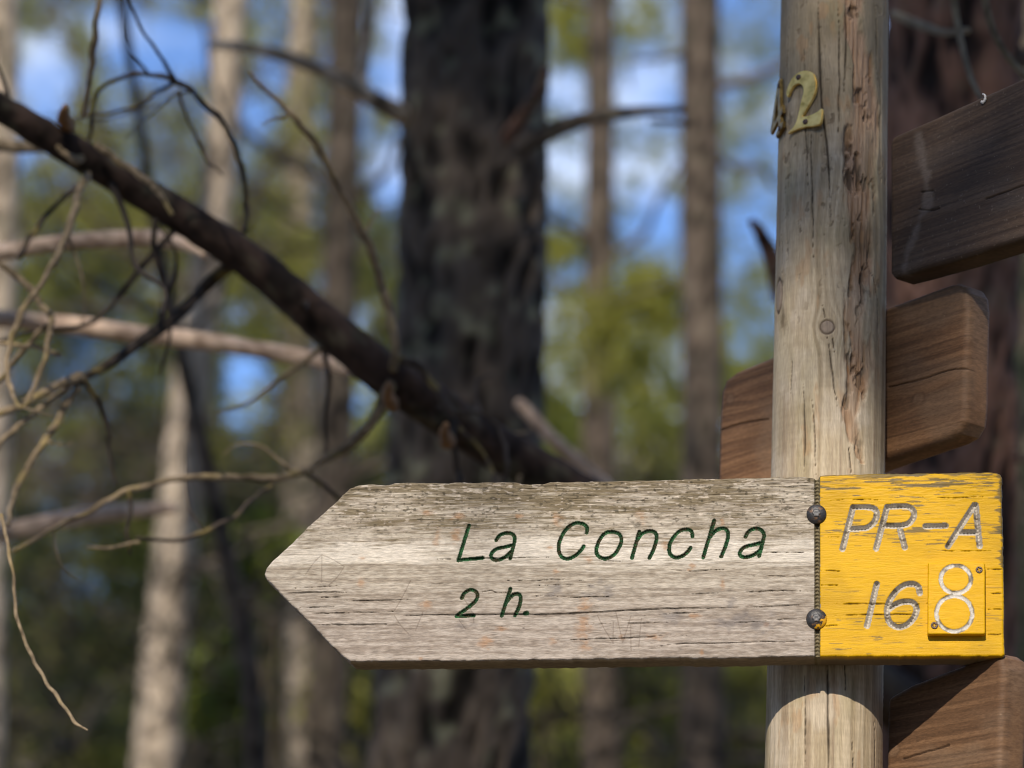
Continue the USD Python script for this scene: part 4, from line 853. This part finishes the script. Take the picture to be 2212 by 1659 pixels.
# undergrowth and the far wooded slope: nobody could count it
def slope_points(n, xr, yr, hr, seed, thr=0.0):
    rg = np.random.default_rng(seed); y = rg.uniform(*yr, n); x = rg.uniform(-1, 1, n) * (xr[1] - xr[0]) / 2 * (y / yr[1]) + (xr[0] + xr[1]) / 2 * (y / yr[1])
    z = terrain(x, y) + rg.uniform(0, 1, n)**1.2 * hr * (.4 + 1.2 * N2(x * .5, y * .5, seed)); p = np.stack([x, y, z], -1)
    return p[N2(x * .6, y * .4, seed + 1) > thr] if thr else p
v, f = leaves(slope_points(9000, (-9, 14), (15, 30), 3.2, 11, .47), 7, .13, .16, np.random.default_rng(12))
tag(put('sunlit_shrubs', v, f, YELLOW_LEAF, None, False), 'yellow-green sunlit shrubs covering the slope behind the trunks', 'shrubs', kind='stuff')
v, f = leaves(slope_points(7000, (-4, 10), (12, 26), 2.0, 13, .48), 7, .12, .14, np.random.default_rng(14))
tag(put('undergrowth', v, f, GREEN_LEAF, None, False), 'green undergrowth low on the slope between the trunks', 'undergrowth', kind='stuff')
v, f = needles(slope_points(9000, (-16, -1), (12, 26), 2.3, 15, .35), 12, .2, .010, np.random.default_rng(16))
v, f = needles(slope_points(5000, (-14, 2), (8, 18), 2.6, 17, .45), 9, .34, .012, np.random.default_rng(18))
tag(put('dry_brush', v, f, DRY_DARK, None, False), 'dry brown brushwood on the shaded slope at the lower left', 'brushwood', kind='stuff')
v, f = needles(slope_points(9000, (-16, -1), (12, 26), 2.3, 15, .35), 12, .2, .010, np.random.default_rng(16))
tag(put('far_woodland', v, f, NEEDLE_DARK, None, False), 'dark pine wood filling the slope at the left', 'woodland', kind='stuff')
def shrub(px, py, d, a, b, n, seed, mat, label):
    c = blobs([(px, py, d, a, b, n)], seed); rg = np.random.default_rng(seed); v, f = leaves(c, 7, .05, .10, rg); m = c.mean(0); g = float(terrain(m[0], m[1]))
    t = thing('shrub', label, 'shrub', (m[0], m[1], g)); put('foliage', v, f, mat, t, False); st = []
    for k in range(5):
        q = np.array([m[0], m[1], g - .1]) + np.r_[rg.normal(size=2) * .06, 0]; e_ = c[rg.integers(len(c))]; st.append(tube(spline([q, (q + e_) / 2 + rg.normal(size=3) * .05, e_], 5), np.linspace(.016, .005, 11), 6))
    v, f = merge(st); put('stem', v, f, BARK, t, True, np.tile([[.09, .07, .05]], (len(v), 1)))
shrub(1190, 1500, 11.5, 60, 60, 90, 31, YELLOW_LEAF, 'yellow-green shrub under the sign, just right of the thick trunk')
shrub(1390, 1490, 11.5, 55, 60, 80, 32, GREEN_LEAF, 'green shrub under the sign, between the slim trunk and the grey-brown one')
shrub(745, 1490, 11.5, 50, 60, 80, 33, YELLOW_LEAF, 'yellow-green shrub under the lower left edge of the arrow, left of the thick trunk')
shrub(1620, 1500, 11.5, 40, 70, 60, 34, YELLOW_LEAF, 'yellow-green shrub under the sign, close to the left of the post')
shrub(580, 1215, 10, 36, 45, 60, 35, GREEN_LEAF, 'bright green shrub beside the tip of the arrow')
shrub(470, 1480, 10, 50, 60, 80, 36, GREEN_LEAF, 'green shrub low at the left, right of the pale leaning trunk')
shrub(1440, 960, 17, 70, 60, 110, 37, YELLOW_LEAF, 'pale yellow-green bush above the sign, left of the grey-brown trunk')
shrub(1220, 960, 16, 60, 55, 100, 38, GREEN_LEAF, 'green bush above the sign, right of the thick trunk')
shrub(1615, 830, 18, 60, 60, 100, 39, YELLOW_LEAF, 'pale bush on the slope, close to the left of the post above the brown board')
def rock(px, py, d, rad, seed, label):
    m = trimesh.creation.icosphere(4, 1.0); v = np.array(m.vertices); v *= (.75 + .55 * fbm(v * 1.4, 4, seed))[:, None] * np.array([1.1, 1.0, .8])
    c = P(np.array(float(px)), np.array(float(py)), d); w = c + v * rad
    tag(put('boulder', w, m.faces, ROCK, None, True), label, 'rock')
rock(1408, 1015, 22, .34, 3, 'pale limestone boulder in the gap between the two slim trunks')
rock(1190, 1480, 17, .22, 5, 'pale boulder below the sign, right of the thick trunk')

# ================================================================== the leaning dead tree with its tangle of twigs
dp, dr_ = trunk_path([(-120, 150, 3.05, 27), (0, 232, 3.1, 30), (190, 345, 3.15, 33), (380, 460, 3.2, 36), (560, 580, 3.25, 39), (700, 700, 3.28, 41), (830, 805, 3.3, 46), (940, 880, 3.35, 48), (1060, 960, 3.4, 46), (1230, 1060, 3.45, 50), (1500, 1230, 3.6, 54), (1850, 1450, 3.9, 58)], 10)
e = dp[-1] - dp[-6]; e /= np.linalg.norm(e); e[1] += .25
kk = np.arange(1, 40)[:, None] * .15; ext = dp[-1] + e * kk; ok = ext[:, 2] > -.2
dp = np.vstack([dp, ext[ok]]); dr_ = np.concatenate([dr_, np.full(ok.sum(), dr_[-1] * 1.1)])
dead = thing('dead_tree', 'leaning dead tree with a tangle of bare twigs, crossing the left of the picture', 'tree', dp[-1])
PAL_DEAD = ((0.010, 0.007, 0.0055), (0.042, 0.027, 0.021)); PAL_TWIG = ((0.085, 0.063, 0.038), (0.25, 0.19, 0.12)); PAL_PINK = ((0.26, 0.18, 0.13), (0.56, 0.42, 0.32)); PAL_DTW = ((0.02, 0.016, 0.013), (0.06, 0.046, 0.036))
v, f, c = bark_tube(dp, dr_, 30, 720, .12, PAL_DEAD, .12); put('trunk', v, f, BARK, dead, True, c)
twigs = [
    ('t', [(852, 800, 3.27, 13), (850, 730, 3.2, 12), (828, 620, 3.15, 11), (790, 520, 3.1, 10), (735, 400, 3.05, 9), (660, 280, 3.0, 8), (590, 205, 2.98, 6), (545, 155, 2.96, 4)]),
    ('t', [(850, 830, 3.27, 15), (800, 910, 3.2, 13), (730, 980, 3.15, 12), (650, 1022, 3.1, 10), (560, 1036, 3.05, 9), (480, 1030, 3.0, 8), (370, 1035, 2.95, 7), (260, 1068, 2.9, 7), (140, 1130, 2.85, 6), (30, 1195, 2.8, 5)]),
    ('d', [(500, 572, 3.22, 16), (440, 630, 3.15, 16), (370, 690, 3.1, 15), (290, 750, 3.05, 14), (200, 802, 3.0, 12), (170, 830, 2.98, 10)]),
    ('t', [(175, 812, 2.98, 10), (120, 840, 2.95, 11), (60, 870, 2.92, 9), (-30, 905, 2.9, 8)]),
    ('t', [(165, 835, 2.98, 9), (120, 920, 2.95, 8), (70, 990, 2.92, 8), (25, 1080, 2.88, 7), (12, 1130, 2.8, 6)]),
    ('t', [(160, 830, 2.98, 7), (90, 880, 2.95, 7), (30, 930, 2.92, 7), (-40, 1010, 2.9, 6)]),
    ('d', [(180, 820, 2.98, 7), (220, 890, 3.0, 6), (238, 960, 3.0, 5), (250, 1050, 3.0, 4)]),
    ('d', [(525, 500, 3.2, 7), (530, 430, 3.15, 7), (520, 350, 3.1, 7), (480, 265, 3.05, 7), (420, 205, 3.0, 7), (380, 178, 3.0, 8), (330, 158, 3.0, 6), (270, 165, 3.0, 5), (210, 205, 3.05, 5), (190, 300, 3.1, 6)]),
    ('d', [(380, 178, 3.0, 6), (340, 110, 2.95, 4), (300, 50, 2.92, 3.5), (270, -30, 2.9, 3)]),
    ('d', [(320, 158, 3.0, 4), (280, 110, 2.95, 3), (262, 50, 2.92, 2.5), (268, -30, 2.9, 2)]),
    ('d', [(372, 185, 3.0, 5), (300, 225, 3.05, 5), (220, 250, 3.1, 4), (150, 270, 3.1, 3)]),
    ('d', [(385, 190, 3.0, 5), (410, 260, 3.0, 4.5), (440, 330, 3.0, 4), (480, 375, 3.0, 2.5)]),
    ('t', [(200, 345, 3.1, 9), (180, 400, 2.95, 10), (155, 470, 2.9, 9), (130, 550, 2.88, 9), (122, 575, 2.88, 6)]),
    ('t', [(130, 545, 2.88, 7), (90, 620, 2.86, 7), (40, 680, 2.84, 8), (20, 760, 2.82, 7), (22, 830, 2.8, 6), (40, 880, 2.78, 5), (62, 862, 2.78, 4)]),
    ('t', [(0, 575, 2.9, 8), (50, 610, 2.9, 9), (85, 650, 2.9, 8), (115, 690, 2.88, 7), (100, 760, 2.86, 7), (60, 880, 2.85, 6)]),
    ('t', [(130, 770, 2.9, 6), (80, 755, 2.88, 6), (20, 745, 2.86, 5), (-30, 740, 2.86, 5)]),
    ('t', [(110, 690, 2.88, 6), (60, 740, 2.9, 7), (20, 790, 2.92, 6), (-30, 840, 2.94, 6)]),
    ('t', [(205, 318, 3.05, 9), (170, 350, 3.0, 11), (140, 330, 3.0, 7), (120, 300, 3.0, 5)]),
    ('t', [(210, 318, 3.0, 8), (290, 370, 2.98, 9), (340, 420, 2.96, 7), (370, 465, 2.95, 5)]),
    ('d', [(40, 560, 3.0, 7), (90, 480, 3.05, 6), (170, 400, 3.1, 6)]),
    ('t', [(186, 250, 3.0, 7), (196, 140, 2.95, 8), (210, 40, 2.9, 8), (222, -40, 2.9, 8)]),
    ('d', [(590, 1045, 3.06, 5), (540, 1090, 3.0, 5), (470, 1140, 2.95, 6), (390, 1165, 2.92, 5), (300, 1165, 2.9, 4)]),
    ('d', [(660, 1025, 3.1, 7), (710, 1060, 3.1, 6), (760, 1110, 3.12, 5), (800, 1160, 3.15, 5)]),
    ('d', [(280, 1062, 2.9, 5), (284, 1100, 2.9, 5), (275, 1150, 2.9, 4), (280, 1200, 2.9, 3)]),
    ('t', [(10, 1110, 2.60, 5), (20, 1200, 2.58, 4.4), (40, 1330, 2.55, 4.4), (75, 1430, 2.52, 4.4), (120, 1500, 2.49, 4.6), (160, 1560, 2.47, 3.8), (184, 1577, 2.46, 2)]),
    ('d', [(980, 905, 3.3, 9), (985, 960, 3.2, 8), (992, 1020, 3.15, 7), (990, 1100, 3.1, 5)]),
    ('d', [(990, 890, 3.3, 5), (1040, 890, 3.2, 4.5), (1080, 930, 3.15, 5), (1095, 1000, 3.1, 6), (1085, 1060, 3.1, 5)]),
    ('d', [(950, 880, 3.3, 6), (1000, 930, 3.2, 5), (1050, 990, 3.15, 4.5), (1075, 1060, 3.1, 4)]),
    ('d', [(345, 540, 3.1, 7), (355, 620, 3.08, 6), (375, 690, 3.06, 6)]),
    ('t', [(300, 1166, 2.9, 4), (240, 1180, 2.88, 4), (190, 1182, 2.87, 3)]),
    ('d', [(860, 780, 3.25, 12), (900, 790, 3.2, 10), (930, 830, 3.2, 9), (980, 900, 3.25, 10)]),
]
def spurs(p, r, k, name, kind, count=None, long=.12):
    """short angular side twigs that leave a branch at its nodes"""
    rg = np.random.default_rng(3000 + k); L = np.linalg.norm(np.diff(p, axis=0), axis=1).sum()
    for q in range(int(L / .22) if count is None else count):
        i = int(rg.integers(2, len(p) - 1)); t = p[i] - p[i - 1]; t /= np.linalg.norm(t); d = rg.normal(size=3); d[1] *= .5; d -= t * (d @ t); d /= np.linalg.norm(d); d = d + t * rg.uniform(-.2, .9)
        ln = long * rg.uniform(.2, 1.3); pts = [p[i]]
        for _ in range(4): d = d / np.linalg.norm(d) + rg.normal(size=3) * .28; pts.append(pts[-1] + d / np.linalg.norm(d) * ln / 4)
        pp = spline(np.array(pts), 3); rr0 = min(r[i] * .55, .0045); v, f, c = bark_tube(pp, np.linspace(rr0, rr0 * .3, len(pp)), 6, 3100 + 31 * k + q, .15, PAL_TWIG if kind == 't' else PAL_DTW)
        put(name, v, f, TWIG, dead, True, c)
m_ = (dp[:, 0] < .2) & (dp[:, 0] > -.8); spurs(dp[m_], dr_[m_], 77, 'twig', 'd', 9, .3); spurs(dp[m_], dr_[m_], 78, 'twig', 't', 4, .16)
for k, (kind, pts) in enumerate(twigs):
    pts = [(a_, b_, c_ + .12 * max(0, min(1, (c_ - 2.6) / .2)) * max(0, min(1, (3.25 - c_) / .1)), d_) for a_, b_, c_, d_ in pts]
    p, r = trunk_path(pts, 9)
    if kind == 't' and k != 0:                # dry twigs run straight and bend at their nodes
        q_ = np.asarray(pts, float); tt = np.linspace(0, len(q_) - 1, len(p)); q_ = np.stack([np.interp(tt, np.arange(len(q_)), q_[:, c_]) for c_ in range(4)], 1); p = .3 * p + .7 * P(q_[:, 0], q_[:, 1], q_[:, 2])
    r = r * .85; p = p + .007 * (np.stack([noise(p * 17 + k * 3 + q) for q in (0, 7, 13)], -1) - .5) + .0045 * (np.stack([noise(p * 60 + k * 3 + q) for q in (0, 7, 13)], -1) - .5)
    r = r * (.84 + .34 * noise(np.stack([np.arange(len(r)) * .45, np.full(len(r), k * 1.7), np.zeros(len(r))], -1)))
    if pts[0][2] > 2.7: spurs(p, r, k, 'side_twig', kind)
    v, f, c = bark_tube(p, r, 10, 740 + k, .20, PAL_TWIG if kind == 't' else PAL_DTW, .25, (0.42, 0.32, 0.08))
    put('twig', v, f, TWIG, dead, True, c)
for px, py, d in ((968, 935, 3.2), (845, 850, 3.2), (145, 250, 3.08)):      # broken stubs with raw wood
    q = P(np.array([px, px - 8, px - 4.]), np.array([py + 22, py + 2, py - 18.]), np.array([d + .05, d, d - .06])); v, f = tube(spline(q, 5), np.linspace(.010, .004, 11), 9, .5, 90, px)
    put('broken_stub', v, f, TWIG, dead, True, lerp((0.10, 0.055, 0.028), (0.28, 0.16, 0.08), noise(v * 160)))

# pale dead boughs of a pine that stands outside the picture on the left
lt = pine('outside', 'pine beyond the left edge whose pale dead boughs reach in across the picture', [(-420, -60, 3.7, 95), (-430, 800, 3.7, 100), (-440, 1720, 3.7, 105)], 7, PAL_GREY, 800, 40)
PB = PAL_PINK
limb('outside', [(-400, 600, 3.7, 22), (-150, 575, 3.6, 20), (30, 540, 3.5, 18), (160, 522, 3.5, 18), (300, 514, 3.5, 18), (400, 525, 3.45, 17), (445, 548, 3.42, 13)], PB, 810, label='upper pale bough')
limb('outside', [(-400, 660, 3.8, 22), (-150, 672, 3.75, 20), (0, 688, 3.7, 19), (150, 702, 3.7, 20), (300, 722, 3.7, 20), (450, 738, 3.7, 19), (600, 762, 3.7, 18), (700, 780, 3.68, 17), (752, 800, 3.66, 12)], PB, 812, label='long pinkish bough')
limb('outside', [(-400, 1240, 3.9, 24), (-100, 1172, 4.0, 22), (60, 1140, 4.05, 20), (200, 1112, 4.1, 19), (330, 1100, 4.15, 15), (380, 1098, 4.15, 9)], PB, 814, label='lowest pale bough')
limb('outside', [(-400, 420, 3.6, 16), (-60, 322, 3.5, 14), (40, 318, 3.45, 13), (130, 320, 3.42, 8)], PAL_TWIG, 816)
limb('mid', [(1118, 868, 4.4, 11), (1140, 890, 4.4, 13), (1190, 945, 4.4, 14), (1260, 1010, 4.45, 16), (1330, 1075, 4.5, 17), (1460, 1200, 4.6, 18)], PAL_PINK, 818, label='pale broken bough pointing up to the left')

# ================================================================== unseen pines behind and beside the viewer, added to throw the shade
def shade_pine(x, y, base_h, top, rad, n, seed, label, thr=.45, bough=None):
    rg = np.random.default_rng(seed); g = float(terrain(x, y))
    t = thing('pine_tree', label, 'tree', (x, y, g), 'unseen shade pines')
    p = np.stack([np.full(20, x), np.full(20, y), np.linspace(g - .2, top, 20)], -1); v, f, c = bark_tube(p, np.linspace(.16, .03, 20), 16, seed, .12, PAL_GREY); put('trunk', v, f, BARK, t, True, c)
    a = rg.uniform(0, 2 * np.pi, n); q = rg.uniform(0, 1, n); z = base_h + (top - base_h) * q
    rr_ = rad * (1 - .6 * q**2) * np.sqrt(rg.uniform(.02, 1, n)); c = np.stack([x + rr_ * np.cos(a), y + rr_ * np.sin(a), z], -1)
    c = c[fbm(c * .9, 3, seed) > thr]
    if bough is not None: c = np.vstack([c, np.asarray(bough[:3]) + rg.normal(size=(bough[6], 3)) * np.asarray(bough[3:6])])  # extra bough placed to dim the post top and upper board
    v, f = needles(c, 9, .24, .034, rg); put('crown', v, f, NEEDLE_DARK, t, False)
    return t
def copy_of(t, x, y, turn):
    x_ = UsdGeom.Xform.Define(stage, path_of('pine_tree')); x_.AddTranslateOp().Set(Gf.Vec3d(x, y, float(terrain(x, y)))); x_.AddRotateZOp().Set(turn)
    pr = x_.GetPrim(); pr.GetReferences().AddInternalReference(t.GetPath()); pr.SetInstanceable(True)
    tag(pr, t.GetCustomDataByKey('label'), 'tree', 'unseen shade pines'); return pr
shade_pine(-2.4, -3.6, 8.05, 11.4, 2.5, 3300, 900, 'tall unseen pine added behind the viewer for shade, with a low bough shading the post top', bough=(-.75, -3.6, 7.5, .42, .4, .16, 400))
high = shade_pine(1.9, -4.0, 7.8, 13.0, 2.5, 6000, 903, 'tall unseen pine added behind the viewer for shade')
for x, y, a in ((6.2, -3.2, 240), (-6.6, 0.2, 30), (5.0, 2.0, 200), (-9.5, 3.5, 110)): copy_of(high, x, y, a)
low = shade_pine(0.6, -9.5, .6, 7.0, 2.6, 6500, 901, 'bushy unseen pine added behind the viewer for shade')
for x, y, a in ((-4.5, -9.0, 80), (5.5, -8.5, 170), (-8.5, -5.5, 250), (8.8, -4.5, 20), (-8.5, 0.0, 120), (8.2, 2.0, 310)): copy_of(low, x, y, a)
